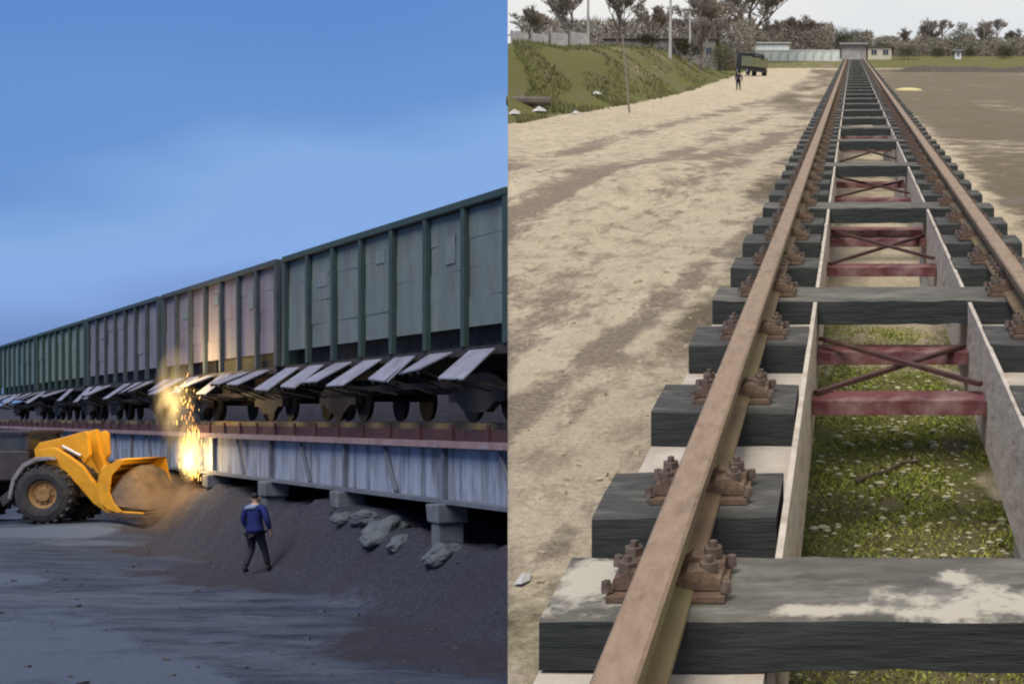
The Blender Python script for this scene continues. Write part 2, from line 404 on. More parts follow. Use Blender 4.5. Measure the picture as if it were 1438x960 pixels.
def sleeper_mesh(x0, x1, d, hgt=0.145, top=m_wood_top):
    b = MB(M); nseg = max(2, int((x1-x0)/0.12))
    rings = []
    for i in range(nseg+1):
        x = x0 + (x1-x0)*i/nseg
        w = [random.uniform(-.006, .006) for _ in range(6)]
        rings.append([b.av((x, w[0], -hgt+w[1])), b.av((x, w[0]+.002, w[2]*.9-.006)), b.av((x, .012, w[2]*.6)), b.av((x, d*.5, w[3])), b.av((x, d-.012, w[4]*.6)), b.av((x, d+w[5], -.008)), b.av((x, d+w[5], -hgt))])
    for a, c in zip(rings, rings[1:]):
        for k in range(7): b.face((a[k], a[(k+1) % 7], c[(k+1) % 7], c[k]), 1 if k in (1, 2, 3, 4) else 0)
    b.face(rings[0], 0); b.face(rings[-1][::-1], 0)
    return b.mesh('sleeper', [m_wood_side, top])
# near sleeper: weathered top with pale lime spills
def lime_mat():
    m = m_wood_long.copy(); m.name = 'weathered_beam_top_with_lime'
    n, l = m.node_tree.nodes, m.node_tree.links
    b = n['Principled BSDF']; src = b.inputs['Base Color'].links[0].from_socket
    tc = n.new('ShaderNodeTexCoord'); sp = n.new('ShaderNodeSeparateXYZ'); l.new(tc.outputs['Object'], sp.inputs[0])
    t = n.new('ShaderNodeTexNoise'); t.inputs['Scale'].default_value = 5.5; t.inputs['Detail'].default_value = 10; t.inputs['Roughness'].default_value = .7; l.new(tc.outputs['Object'], t.inputs[0])
    def blob(cx, cy, rx, ry):
        mp = n.new('ShaderNodeMapping'); mp.inputs['Location'].default_value = (-cx/rx, -cy/ry, 0); mp.inputs['Scale'].default_value = (1/rx, 1/ry, 0)
        l.new(tc.outputs['Object'], mp.inputs[0])
        ln = n.new('ShaderNodeVectorMath'); ln.operation = 'LENGTH'; l.new(mp.outputs[0], ln.inputs[0]); return ln.outputs['Value']
    fac = None
    for bb in ((-.76, .27, .16, .26), (.42, .12, .32, .15), (.20, .05, .25, .06), (.3, .3, .06, .12), (.75, .2, .2, .2), (-.05, .06, .2, .05)):
        d = blob(*bb)
        a = n.new('ShaderNodeMath'); a.operation = 'SUBTRACT'; a.inputs[0].default_value = 1.25; l.new(d, a.inputs[1])
        if fac is None: fac = a.outputs[0]
        else:
            mx = n.new('ShaderNodeMath'); mx.operation = 'MAXIMUM'; l.new(fac, mx.inputs[0]); l.new(a.outputs[0], mx.inputs[1]); fac = mx.outputs[0]
    ad = n.new('ShaderNodeMath'); ad.operation = 'MULTIPLY_ADD'; l.new(t.outputs[0], ad.inputs[0]); ad.inputs[1].default_value = 3.6; ad.inputs[2].default_value = -1.85
    s2 = n.new('ShaderNodeMath'); s2.operation = 'ADD'; l.new(fac, s2.inputs[0]); l.new(ad.outputs[0], s2.inputs[1])
    mr = n.new('ShaderNodeMapRange'); mr.inputs[1].default_value = 0.28; mr.inputs[2].default_value = 0.75; l.new(s2.outputs[0], mr.inputs[0])
    mx = n.new('ShaderNodeMix'); mx.data_type = 'RGBA'; l.new(mr.outputs[0], mx.inputs[0]); l.new(src, mx.inputs[6]); mx.inputs[7].default_value = (0.40, 0.36, 0.285, 1)
    l.new(mx.outputs[2], b.inputs['Base Color'])
    return m
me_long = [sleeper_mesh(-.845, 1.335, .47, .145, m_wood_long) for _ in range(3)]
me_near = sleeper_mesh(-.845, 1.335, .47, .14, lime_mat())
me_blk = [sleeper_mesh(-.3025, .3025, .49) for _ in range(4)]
# fastening: tie plate, two clamps, four bolts
b = MB(M); b.box(-.165, .165, -.13, .13, 0, .016); me_tie = b.mesh('tie_plate', m_plate)
b = MB(M)
for sx in (-1, 1):
    b.prism([(sx*.03, .03), (sx*.085, .02), (sx*.15, .02), (sx*.15, .05), (sx*.10, .075), (sx*.055, .07), (sx*.03, .05)], -.09, -.02)
    b.prism([(sx*.03, .03), (sx*.085, .02), (sx*.15, .02), (sx*.15, .05), (sx*.10, .065), (sx*.055, .07), (sx*.03, .05)], .03, .10)
me_clamp = b.mesh('rail_clamp', m_plate)
b = MB(M)
for sx in (-1, 1):
    for yy in (-.055, .065):
        b.tube((sx*.115, yy, .02), (sx*.115, yy, .105), .014, .012, 6); b.tube((sx*.115, yy, .062), (sx*.115, yy, .088), .028, .028, 6)
    b.tube((sx*.165, -.1, .02), (sx*.168, -.1, .05), .018, .014, 6); b.tube((sx*.165, .1, .02), (sx*.165, .1, .05), .018, .014, 6)
me_bolt = b.mesh('bolt', m_bolt)
slp = [(3.837, 'N'), (4.68, 'B'), (5.996, 'B'), (7.33, 'B'), (8.59, 'L'), (9.84, 'B'), (11.07, 'B'), (12.2, 'B'), (13.4, 'L'),
       (14.55, 'B'), (15.7, 'B'), (16.85, 'B'), (18.0, 'L'), (19.15, 'B'), (20.3, 'B'), (21.4, 'B'), (22.5, 'L')]
Y, k = 23.6, 1
while Y < 131:
    slp.append((Y, 'L' if k % 3 == 0 else 'B')); Y += 1.13; k += 1
def fasten(so, wloc, X, Yc):
    w = gp(X, Yc, HS - .0)
    tp = obj('tie_plate', me_tie, so, w - wloc)
    if Yc < 45:
        obj('rail_clamp', me_clamp, so, w - wloc); 
        if Yc < 30: obj('bolt', me_bolt, so, w - wloc)['kind'] = 'stuff'
for Y, kind in slp:
    if kind != 'B':
        w = gp(0, Y, HS + .002)
        so = obj('sleeper', me_near if kind == 'N' else random.choice(me_long), troot, w - troot.location)
        fasten(so, w, XL, Y+.235); fasten(so, w, XR, Y+.235)
    else:
        for sx, X in ((-1, XL), (1, XR)):
            w = gp(X + (-.0235 if sx < 0 else .0185) + random.uniform(-.012, .008), Y + random.uniform(-.02, .02), HS + .002 + random.uniform(0, .006))
            so = obj('sleeper_block', random.choice(me_blk), troot, w - troot.location)
            fasten(so, w, X, w.y+.245)
# longitudinal girders with an upstanding inner plate, standing on concrete piers
b = MB(M); b.box(-.305, .305, -.5, 8.69, -.29, 0); me_gird = b.mesh('girder', m_girder)
b = MB(M); b.box(-.011, .011, 0, 9.19, -.43, .135); me_lip = b.mesh('side_plate', m_lip)
b = MB(); b.prism([(-.28, 0), (.28, 0), (.28, -3.2), (-.28, -3.2)], -.3, .3); me_pier = b.mesh('pier', m_conc)
for sx, X, xi in ((-1, -.5425, -.224), (1, 1.0205, .707)):
    for k in range(14):
        Y = 3.9 + 9.2*k
        w = gp(X, Y, HG); g_ = obj('girder', me_gird, troot, w - troot.location)
        w2 = gp(xi, Y, HG); obj('side_plate', me_lip, g_, w2 - w)
    for k in range(15):
        Y = 6.2 + 9.2*k
        w = gp(X, Y, HG + .295 + .075); obj('pier', me_pier, troot, w - troot.location)
# red cross frames between the girders
def cross_frame(y1, y2, extra=None):
    h = 1.86
    b = MB(M); x0, x1 = -.21, .69
    for yy in ([y1, y2] if extra is None else [y1, y2, extra]):
        bb = MB(M); bb.box(x0, x1, -.105, .105, 0.0, .014); bb.box(x0, x1, -.105, -.092, -.06, -.001)
        w = gp(0, yy, h); obj('cross_bar', bb.mesh('cross_bar', m_red), troot, w - troot.location)
    for (xa, xb) in ((x0+.02, x1-.02), (x1-.02, x0+.02)):
        bb = MB(M); bb.bar((xa, 0, 0), (xb, y2-y1, 0), .034, .022)
        w = gp(0, y1, h - .03 - (.045 if xa > xb else 0)); obj('diagonal_brace', bb.mesh('diagonal_brace', m_brace), troot, w - troot.location)
cross_frame(7.45, 8.6); cross_frame(11.8, 13.5, 14.15); cross_frame(16.9, 18.9); cross_frame(21.9, 25.2); cross_frame(28, 30)

# moss, weeds, pebbles under the near bay
m_blade = mat('short_grass', (0.21, 0.245, 0.03), (0.36, 0.36, 0.085), 1.6, 0.85)
m_pebble = mat('pale_pebble', (0.47, 0.44, 0.27), (0.34, 0.31, 0.19), 20, 0.9)
v, f = [], []
for k in range(42000):
    X = random.uniform(-.45, 1.0); Y = random.uniform(5.2, 13.2)
    if nz(X*2.1, Y*1.3, 6) < -0.62 or (X > .6 and nz(X*3, Y*2, 1) < -.1): continue
    z = hill_z(X, Y); a = random.uniform(0, 6.28); hh = random.uniform(.006, .022); w_ = random.uniform(.004, .010)
    dx, dy = math.cos(a)*w_, math.sin(a)*w_; i = len(v)
    v += [(X-dx, Y-dy, z-.005), (X+dx, Y+dy, z-.005), (X+random.uniform(-.03, .03), Y+random.uniform(-.03, .03), z+hh)]; f.append((i, i+1, i+2))
me = bpy.data.meshes.new('short_grass'); me.from_pydata(v, [], f); me.materials.append(m_blade)
o = obj('short_grass', me); o['kind'] = 'stuff'; o['label'] = 'short green moss and grass under the open trestle bay'
b = MB()
for k in range(640):
    X = random.uniform(-.3, .95); Y = random.uniform(5.0, 12.5)
    if k > 600: X = random.uniform(-2.6, -.95); Y = random.uniform(4.8, 9.5)
    if X < -SPL*Y+.15: continue
    z = hill_z(X, Y); r_ = random.uniform(.009, .024)*(1.5 if random.random() < .08 else 1)
    n0 = len(b.v)
    for dz, rr in ((-.2, .8), (.5, 1.0), (.95, .45)):
        for q_ in range(5):
            t = q_*1.2566+dz*3; b.av((X+r_*rr*math.cos(t)*random.uniform(.7, 1.3), Y+r_*rr*math.sin(t)*random.uniform(.7, 1.3), z+r_*dz))
    for rr in (0, 5):
        for q_ in range(5): b.face((n0+rr+q_, n0+rr+(q_+1) % 5, n0+rr+5+(q_+1) % 5, n0+rr+5+q_))
    b.face([n0+10+q_ for q_ in range(5)])
o = obj('pebbles', b.mesh('pebbles', m_pebble)); o['kind'] = 'stuff'; o['label'] = 'small pale pebbles and crumbs scattered on the grass and dirt'
# clods and stones of the dirt's own colour
m_clod = mat('dry_clod', (0.50, 0.41, 0.28), (0.36, 0.29, 0.20), 9, 0.95)
b = MB()
for k in range(700):
    Y = 4.6 + 34*random.random()**1.6; X = random.uniform(-SPL*Y+.12, -.95) if k % 5 else random.uniform(1.5, 9)
    z = hill_z(X, Y); r_ = random.uniform(.006, .017)*(2.0 if random.random() < .06 else 1)
    b.obox((X, Y, z+r_*.2), (1, random.uniform(-.8, .8), random.uniform(-.4, .4)), (random.uniform(-.7, .7), 1, 0), (random.uniform(-.3, .3), random.uniform(-.3, .3), 1), r_*1.2, r_, r_*.6)
o = obj('dirt_clods', b.mesh('dirt_clods', m_clod)); o['kind'] = 'stuff'; o['label'] = 'dry clods and small stones lying on the dirt beside the trestle'
# a dark twig lying across the grass
b = MB(); 
pts = [(.02, 8.35), (.12, 8.5), (.2, 8.55), (.3, 8.75), (.42, 8.8)]
for (xa, ya), (xb, yb) in zip(pts, pts[1:]): b.tube((xa, ya, hill_z(xa, ya)+.022), (xb, yb, hill_z(xb, yb)+.022), .011, .009, 6)
tag(obj('fallen_twig', b.mesh('fallen_twig', m_bolt)), 'thin dark twig lying on the grass between the girders', 'twig')
# scraps of white litter
m_lit = mat('white_litter', (0.50, 0.49, 0.45), (0.36, 0.35, 0.32), 5, 0.7)
def scrap(px, py, size, label):
    Y = 8.0
    for _ in range(40): Y = F*hill_h(near(px, Y), Y)/(py-60.0)*0.5 + Y*0.5
    X = near(px, Y); z = hill_z(X, Y); b = MB(M)
    p = [(-.5, -.4, .0), (.1, -.55, .1), (.55, -.1, .02), (.3, .45, .15), (-.3, .4, .05)]
    c = b.av((0, 0, size*.42)); ids = [b.av((x*size*random.uniform(.8, 1.2), y*size*2*random.uniform(.8, 1.2), zz*size)) for x, y, zz in p]
    for i in range(5): b.face((ids[i], ids[(i+1) % 5], c))
    b.face(ids[::-1])
    return tag(obj('litter_scrap', b.mesh('litter_scrap', m_lit), None, (X, Y, z+.01)), label, 'litter', 'white litter')
scrap(735, 816, .075, 'crumpled white scrap on the dirt left of the nearest sleeper end')
scrap(722, 161, .55, 'white bag scrap at the far left foot of the grassy bank')
scrap(757, 157, .6, 'larger white scrap second from the left along the bank foot')
scrap(837, 133, .55, 'white scrap halfway up the grassy bank left of the leaning pole')
scrap(808, 160, .4, 'small white scrap on the dirt edge below the grassy bank')

# ------------------------------------------------------------------ RIGHT: bank, trees, buildings far up the grade
m_bark = mat('grey_brown_bark', (0.10, 0.08, 0.062), (0.16, 0.13, 0.105), 3, 0.95)
m_twig = mat('bare_twigs', (0.25, 0.21, 0.17), (0.33, 0.28, 0.23), 1.2, 0.95)
m_twigd = mat('dark_bare_twigs', (0.19, 0.155, 0.125), (0.27, 0.225, 0.18), 1.2, 0.95)
m_leaf = mat('dull_green_leaves', (0.045, 0.062, 0.026), (0.09, 0.11, 0.05), 0.8, 0.9)
m_leafb = mat('olive_brown_leaves', (0.085, 0.078, 0.04), (0.13, 0.115, 0.065), 0.8, 0.9)
def bare_tree(seed, H, spread, levels=7):
    """trunk and limbs in one mesh, the twig crown in another"""
    rnd = random.Random(seed); T, C = MB(), MB()
    def grow(p, d, L, r, lev):
        q_ = p + d*L
        mid = p + d*L*.5 + Vector((rnd.uniform(-1, 1), rnd.uniform(-1, 1), 0))*L*.06
        tgt = T if lev < 2 else C
        n_ = 6 if lev < 2 else 3
        tgt.tube(p, mid, r, r*.85, n_, False); tgt.tube(mid, q_, r*.85, r*.65, n_, False)
        if lev >= levels: return
        for k in range(3 if lev < levels-3 else 4):
            ax = Vector((rnd.uniform(-1, 1), rnd.uniform(-1, 1), rnd.uniform(-.25, .6))).normalized()
            nd = (d*(1.0 if k else 1.3) + ax*spread*rnd.uniform(.6, 1.1) + Vector((0, 0, .16 if lev < 3 else .05))).normalized()
            st = q_ if k < 2 else p + d*L*rnd.uniform(.25, .9)
            grow(st, nd, L*rnd.uniform(.58, .82), max(r*.60, H*.0019), lev+1)
    grow(Vector((0, 0, -.3)), Vector((rnd.uniform(-.08, .08), rnd.uniform(-.08, .08), 1)).normalized(), H*.22, H*.020, 0)
    mz = max(p[2] for p in C.v)
    k = H/mz
    for q_ in (T, C): q_.v = [(x*k, y*k, z*k) for x, y, z in q_.v]
    return T, C
def leaf_tree(seed, H, Wd):
    rnd = random.Random(seed); T, C = MB(), MB()
    T.tube((0, 0, -.3), (0, 0, H*.45), H*.03, H*.018, 7)
    for k in range(6):
        a = k*1.05; T.tube((0, 0, H*.3), (math.cos(a)*Wd*.3, math.sin(a)*Wd*.3, H*.6), H*.012, H*.006, 5)
    lob = [(Vector((rnd.uniform(-.32, .32)*Wd, rnd.uniform(-.3, .3)*Wd, H*rnd.uniform(.38, .82))), rnd.uniform(.16, .30)*Wd) for _ in range(10)]
    for k in range(2600):
        c, r_ = rnd.choice(lob)
        d = Vector((rnd.gauss(0, 1), rnd.gauss(0, 1), rnd.gauss(0, .8))).normalized()*r_*(rnd.random()**.4)
        p = c + d
        a = Vector((rnd.gauss(0, 1), rnd.gauss(0, 1), rnd.gauss(0, 1))).normalized(); b_ = a.orthogonal().normalized(); s_ = rnd.uniform(.10, .22)*Wd/6
        C.face((C.av(p - a*s_), C.av(p + b_*s_*.6), C.av(p + a*s_)))
    return T, C
bank = {}
def tree(name, kind, px, Y, topy, label, cat='tree', wpx=None, rz=None, group=None):
    X = near(px, Y); z = hill_z(X, Y)
    H = (HORY - topy)/F*Y + CAMZ - z
    r_ = random.Random(px)
    if kind not in bank:
        if kind.startswith('bare'): T, C = bare_tree({'bareA': 3, 'bareB': 11, 'bareC': 23, 'bareD': 31}[kind], 8.0, {'bareA': .75, 'bareB': .6, 'bareC': .95, 'bareD': .85}[kind])
        else: T, C = leaf_tree({'leafA': 5, 'leafB': 9, 'bush': 12}[kind], 8.0, 6.5 if kind != 'bush' else 12)
        mt = {'bareA': m_twig, 'bareB': m_twigd, 'bareC': m_twig, 'bareD': m_twigd, 'leafA': m_leaf, 'leafB': m_leafb, 'bush': m_leafb}[kind]
        xs = [abs(v_[0]) for v_ in C.v]
        bank[kind] = (T.mesh('trunk', m_bark), C.mesh('crown', mt), 2*sorted(xs)[int(len(xs)*.96)])
    mt_, mc_, w8 = bank[kind]
    t = thing(name, label, cat, (X, Y, z), r_.uniform(0, 6) if rz is None else rz, group)
    k = H/8.0; kx = k if wpx is None else min(1.25*k, 1.3*(wpx/F*Y)/w8)
    for nm, me_ in (('trunk', mt_), ('crown', mc_)):
        o_ = obj(nm, me_, t); o_.scale = (kx, kx, k)
    return t
G1 = 'bare trees along the skyline'
TR = [('bare_tree', 'bareA', 800, 140, -14, 'bare many-branched tree rising behind the concrete slab wall', 75),
      ('bare_tree', 'bareB', 868, 150, -22, 'dark bare tree with a thick trunk above the leaning pole', 48),
      ('bare_tree', 'bareC', 757, 170, 12, 'low bare tree in front of the pale gabled house', 50),
      ('bare_tree', 'bareD', 912, 175, 6, 'thin bare tree in front of the long grey warehouse', 40),
      ('bare_tree', 'bareB', 984, 165, 14, 'bare dark tree at the right end of the warehouse, on the bank', 42),
      ('bare_tree', 'bareC', 1012, 205, -8, 'bare tree just left of the tallest brown skyline tree', 50),
      ('bare_tree', 'bareD', 1046, 225, -30, 'tallest broad brown bare tree, cut off by the top of the picture', 82),
      ('bare_tree', 'bareB', 1086, 250, 20, 'brown bare tree over the left end of the mint green fence', 42),
      ('bare_tree', 'bareD', 1112, 260, 26, 'dense brown tree over the middle of the mint green fence', 38),
      ('bare_tree', 'bareA', 1140, 262, 28, 'greyish bare tree over the right half of the mint green fence', 36),
      ('bare_tree', 'bareB', 1157, 270, 30, 'narrow bare tree over the right end of the mint green fence', 26),
      ('bare_tree', 'bareD', 1247, 285, 50, 'low brown bare tree directly behind the cream hut', 40),
      ('bare_tree', 'bareB', 1274, 270, 38, 'dark brown rounded bare tree right of the cream hut', 44),
      ('bare_tree', 'bareD', 1303, 280, 42, 'wide brown bare tree left of the tall thin one', 42),
      ('bare_tree', 'bareC', 1320, 285, 24, 'tall thin bare tree left of the dark green leafy tree', 26),
      ('bare_tree', 'bareA', 1378, 275, 38, 'bare tree right of the dark green leafy tree', 36),
      ('bare_tree', 'bareC', 1396, 290, 24, 'pale airy bare tree beside the low grey house', 44),
      ('bare_tree', 'bareD', 1422, 300, 44, 'bare brown tree near the right edge of the picture', 40)]
for nm, kd, px, Y, ty, lb, wp in TR: tree(nm, kd, px, Y, ty, lb, 'tree', wp, None, G1)
tree('leafy_tree', 'leafA', 1178, 300, 37, 'dark green leafy tree right above the end of the mint fence', 'tree', 40)
tree('leafy_tree', 'leafA', 1205, 310, 40, 'dark green leafy tree behind the shed at the end of the track', 'tree', 36)
tree('leafy_tree', 'leafB', 1346, 272, 30, 'large dull green leafy tree among the bare trees on the right', 'tree', 46)
BU = [(1276, 236, 64, 32, 'dark bush right of the cream hut'), (1318, 246, 66, 40, 'low brown bush under the wide bare tree'), (1362, 250, 68, 30, 'olive bush left of the little white hut'),
      (1012, 190, 62, 30, 'brown bush on top of the bank end behind the lorry'), (905, 152, 46, 40, 'low brush on the bank below the warehouse'), (955, 158, 52, 46, 'brown brush on the bank between two white poles'),
      (1412, 240, 64, 36, 'grey brown bush by the right edge under the bare trees'), (1236, 262, 60, 26, 'small bush beside the right wall of the cream hut')]
for px, Y, ty, wp, lb in BU: tree('bush', 'bush', px, Y, ty, lb, 'bush', wp)

# dark earth bank thrown up along the far side of the open ground
m_earth = mat('dark_thrown_earth', (0.07, 0.058, 0.042), (0.11, 0.088, 0.066), 1.5, 0.95, 0.4)
b = MB(); rows = []
for k in range(90):
    X = 5.2 + k*.85; Y0 = 204 + 2.5*nz(X*.06); H_ = (.75 + .35*nz(X*.22, 4))*sm(5, 9, X); z0 = hill_z(X, Y0)
    rows.append([b.av((X + .2*nz(k*1.7, j), Y0 + (j-3)*1.0, z0 + M*(j-3)*1.0 - .06 + H_*(1-((j-3)/3)**2)*(1+.3*nz(k*.9, j*1.3)))) for j in range(7)])
for a_, c_ in zip(rows, rows[1:]):
    for j in range(6): b.face((a_[j], a_[j+1], c_[j+1], c_[j]))
o = obj('earth_bank', b.mesh('earth_bank', m_earth, True)); o['kind'] = 'structure'
# the far-off thickets behind the single trees read as one brown mass
m_thk = mat('brown_thicket', (0.165, 0.137, 0.11), (0.25, 0.212, 0.17), 0.25, 0.95, c3=(0.075, 0.085, 0.05), s3=.08, t3=.58)
v, f = [], []
def thicket(px0, px1, Y0, Y1, toppx, n_):
    for k in range(n_):
        px = random.uniform(px0, px1); Y = random.uniform(Y0, Y1); X = near(px, Y); z = hill_z(X, Y)
        top = toppx + 9*nz(px*.035, 3) + 5*nz(px*.13, 8)
        H = max(.6, (HORY-top)/F*Y + CAMZ - z); hh = H*random.random()**.8
        r_ = random.uniform(.5, 1.4); p_ = Vector((X, Y, z+hh)); d_ = Vector((random.gauss(0, .7), random.gauss(0, .5), random.gauss(.5, .6))).normalized()*r_; sd = d_.orthogonal().normalized()*random.uniform(.05, .15)
        i = len(v); v.extend([p_-sd, p_+sd, p_+d_]); f.append((i, i+1, i+2))
thicket(732, 1060, 205, 235, 30, 14000); thicket(1055, 1170, 255, 290, 40, 11000); thicket(1150, 1225, 300, 330, 50, 5000); thicket(1228, 1480, 262, 300, 56, 16000)
me = bpy.data.meshes.new('thicket'); me.from_pydata(v, [], f); me.materials.append(m_thk)
o = obj('thicket', me); o['kind'] = 'stuff'; o['label'] = 'far-off brown thicket of bare scrub along the skyline'

# grass tussocks on the bank
m_tus = mat('rough_grass', (0.085, 0.092, 0.028), (0.165, 0.155, 0.065), 0.5, 0.9)
v, f = [], []
for k in range(14000):
    Y = random.uniform(44, 190); X = random.uniform(-SPL*Y+.12, -12.5)
    if X < -.242*Y+.35 or X > -13.0-.014*(Y-50): continue
    if nz(X*.35, Y*.12, 3) < -0.05: continue
    z = hill_z(X, Y); s_ = random.uniform(.12, .34)
    for q_ in range(2):
        a = random.uniform(0, 6.28); i = len(v); w_ = .05
        v += [(X-w_*math.cos(a), Y-w_*math.sin(a), z-.02), (X+w_*math.cos(a), Y+w_*math.sin(a), z-.02), (X+random.uniform(-.12, .12), Y+random.uniform(-.12, .12), z+s_)]; f.append((i, i+1, i+2))
me = bpy.data.meshes.new('rough_grass'); me.from_pydata(v, [], f); me.materials.append(m_tus)
o = obj('rough_grass', me); o['kind'] = 'stuff'; o['label'] = 'rough green grass growing on the bank beside the dirt road'

# concrete slab wall on the bank
m_slab = mat('pale_slab_concrete', (0.42, 0.40, 0.37), (0.31, 0.295, 0.27), 1.2, 0.9, 0, c3=(0.22, 0.2, 0.18), s3=.8)
wy = 112.0; w0 = near(719, wy)
t = thing('concrete_wall', 'low pale concrete slab wall along the top of the grassy bank', 'wall', (w0, wy, hill_z(w0, wy)))
for k in range(4):
    x0 = w0 + k*1.32; z = hill_z(x0+.6, wy+k*1.2)-.1
    b = MB(); b.box(0, 1.26, -.06, .06, 0, 1.28+random.uniform(-.08, .05), jit=.01)
    obj('slab', b.mesh('slab', m_slab), t, Vector((x0, wy+k*1.2, z)) - t.location, (0, 0, .3))
    b = MB(); b.box(-.05, .05, -.1, .1, 0, 1.4); obj('post', b.mesh('post', m_conc), t, Vector((x0-.04, wy+k*1.2, z)) - t.location)
# poles
m_pole = mat('pale_pole_concrete', (0.46, 0.44, 0.40), (0.36, 0.34, 0.31), 2, 0.9)
m_polew = mat('weathered_pole_wood', (0.26, 0.23, 0.17), (0.17, 0.15, 0.11), 4, 0.9)
def pole(px, Y, topy, lean, r_, m_, label, name='utility_pole', arm=True):
    X = near(px, Y); z = hill_z(X, Y); H = (HORY-topy)/F*Y + CAMZ - z
    t = thing(name, label, 'pole', (X, Y, z))
    b = MB(); b.tube((0, 0, -.4), (lean*H, 0, H), r_, r_*.7, 8); obj('shaft', b.mesh('shaft', m_), t)
    if arm:
        b = MB(); b.box(-.9, .9, -.06, .06, -.06, .06); a = obj('crossarm', b.mesh('crossarm', m_polew), t, (lean*H*.93, -.02-r_, H*.93))
        b = MB()
        for xx in (-.75, -.3, .3, .75): b.tube((xx, 0, .05), (xx, 0, .22), .05, .035, 6)
        obj('insulator', b.mesh('insulator', m_pole), a)
    return t
pole(885, 70, 52, -.10, .055, m_polew, 'thin weathered pole leaning left at the foot of the grassy bank', 'leaning_pole', False)
pole(826, 140, -10, 0, .15, m_pole, 'pale concrete pole beside the bare tree at the slab wall')
pole(941, 150, -12, .01, .17, m_pole, 'whitish concrete pole in front of the long grey warehouse')
pole(969, 160, 8, 0, .13, m_pole, 'shorter pale pole just right of the whitish warehouse pole')
pole(1382, 230, 30, 0, .09, m_polew, 'slim wooden pole standing alone in the field beside the tiny white hut')
# leaning log on the bank
b = MB(); b.tube((-1.0, 0, .22), (1.0, .15, .24), .24, .2, 9)
Xl, Yl = near(742, 66), 66.0
tag(obj('fallen_log', b.mesh('fallen_log', m_bark), None, (Xl, Yl, hill_z(Xl, Yl))), 'grey log lying on the grass at the far left of the bank', 'log')

# buildings
m_wallA = mat('pale_render', (0.55, 0.53, 0.50), (0.44, 0.42, 0.40), .8, 0.9)
m_wallB = mat('grey_brown_brick', (0.23, 0.205, 0.18), (0.17, 0.15, 0.13), .8, 0.9)
m_wallC = mat('cream_render', (0.56, 0.50, 0.38), (0.46, 0.40, 0.30), .8, 0.9)
m_roofd = mat('dark_roofing', (0.10, 0.09, 0.075), (0.15, 0.13, 0.11), 1.5, 0.9)
m_roofg = mat('grey_slate_roofing', (0.27, 0.28, 0.29), (0.21, 0.21, 0.22), 1.5, 0.8)
m_glass = mat('dark_window_glass', (0.03, 0.035, 0.04), (0.05, 0.055, 0.06), 2, 0.15, spec=0.5)
m_mint = mat('faded_mint_paint', (0.68, 0.71, 0.64), (0.58, 0.62, 0.55), .9, 0.7, 0, (1, 1, .3), c3=(0.33, 0.36, 0.31), s3=.7)
m_white = mat('dull_white_paint', (0.66, 0.67, 0.64), (0.55, 0.56, 0.53), .9, 0.7)
def building(name, label, px0, px1, Y, basey_off, H, dep, wm, rm, gable, nwin, cat='building', wh=1.0):
    x0, x1 = near(px0, Y), near(px1, Y); z = min(hill_z(x0, Y), hill_z(x1, Y)) + basey_off; w_ = x1-x0
    t = thing(name, label, cat, ((x0+x1)/2, Y, z))
    b = MB(); b.box(-w_/2, w_/2, 0, dep, -1.5, H); obj('wall', b.mesh('wall', wm), t)
    if gable:
        b = MB(); e = .35
        b.prism([(-w_/2-e, H+.003), (w_/2+e, H+.003), (w_/2+e, H+.18), (-w_/2-e, H+.18)], -e, dep+e) if gable < 0 else None
        if gable > 0:
            y0, y1, ym = -e, dep+e, dep/2
            for (ya, za), (yb, zb) in (((y0, H+.01), (ym, H+gable)), ((ym, H+gable), (y1, H+.01))):
                b.quad((-w_/2-e, ya, za), (w_/2+e, ya, za), (w_/2+e, yb, zb), (-w_/2-e, yb, zb))
                b.quad((-w_/2-e, ya, za+.14), (w_/2+e, ya, za+.14), (w_/2+e, yb, zb+.14), (-w_/2-e, yb, zb+.14))
            b.quad((-w_/2-e, y0, H+.01), (w_/2+e, y0, H+.01), (w_/2+e, y0, H+.15), (-w_/2-e, y0, H+.15))
            for sx in (-1, 1): b.face([b.av((sx*w_/2, 0, H)), b.av((sx*w_/2, dep, H)), b.av((sx*w_/2, ym, H+gable))])
        obj('roof', b.mesh('roof', rm), t)
    for k in range(nwin):
        cx = -w_/2 + w_*(k+.5)/nwin
        b = MB(); ww = min(.9, w_/nwin*.45)
        b.box(cx-ww/2-.07, cx+ww/2+.07, -.06, -.001, H*.35-.07, H*.35+wh+.07); fo = obj('window', b.mesh('window', wm), t)
        b = MB(); b.box(cx-ww/2, cx-.03, -.08, -.061, H*.35, H*.35+wh); b.box(cx+.03, cx+ww/2, -.08, -.061, H*.35, H*.35+wh)
        obj('pane', b.mesh('pane', m_glass), fo)
    return t
building('gabled_house', 'pale house with a grey roof behind the low bare tree at far left', 717, 792, 215, 2.0, 2.6, 6, m_wallA, m_roofg, 1.6, 3)
building('warehouse', 'long flat-roofed grey brown warehouse behind the white poles', 850, 1004, 200, 1.2, 3.2, 8, m_wallB, m_roofd, -1, 9, wh=.9)
building('brick_house', 'brown house half hidden behind the tallest brown tree', 1052, 1082, 275, .5, 4.4, 7, m_wallB, m_roofd, 1.2, 2)
building('cream_hut', 'cream hut with a dark roof right beside the end of the track', 1219, 1252, 236, .15, 1.9, 4, m_wallC, m_roofd, .55, 2, 'hut', .8)
building('white_hut', 'tiny white hut in the field left of the slim pole', 1341, 1350, 238, .1, 1.2, 2, m_white, m_roofg, -1, 1, 'hut', .5)
building('low_house', 'low grey house with a slate roof behind the right-hand bare trees', 1392, 1436, 285, .2, 2.4, 6, m_wallB, m_roofg, .8, 4)
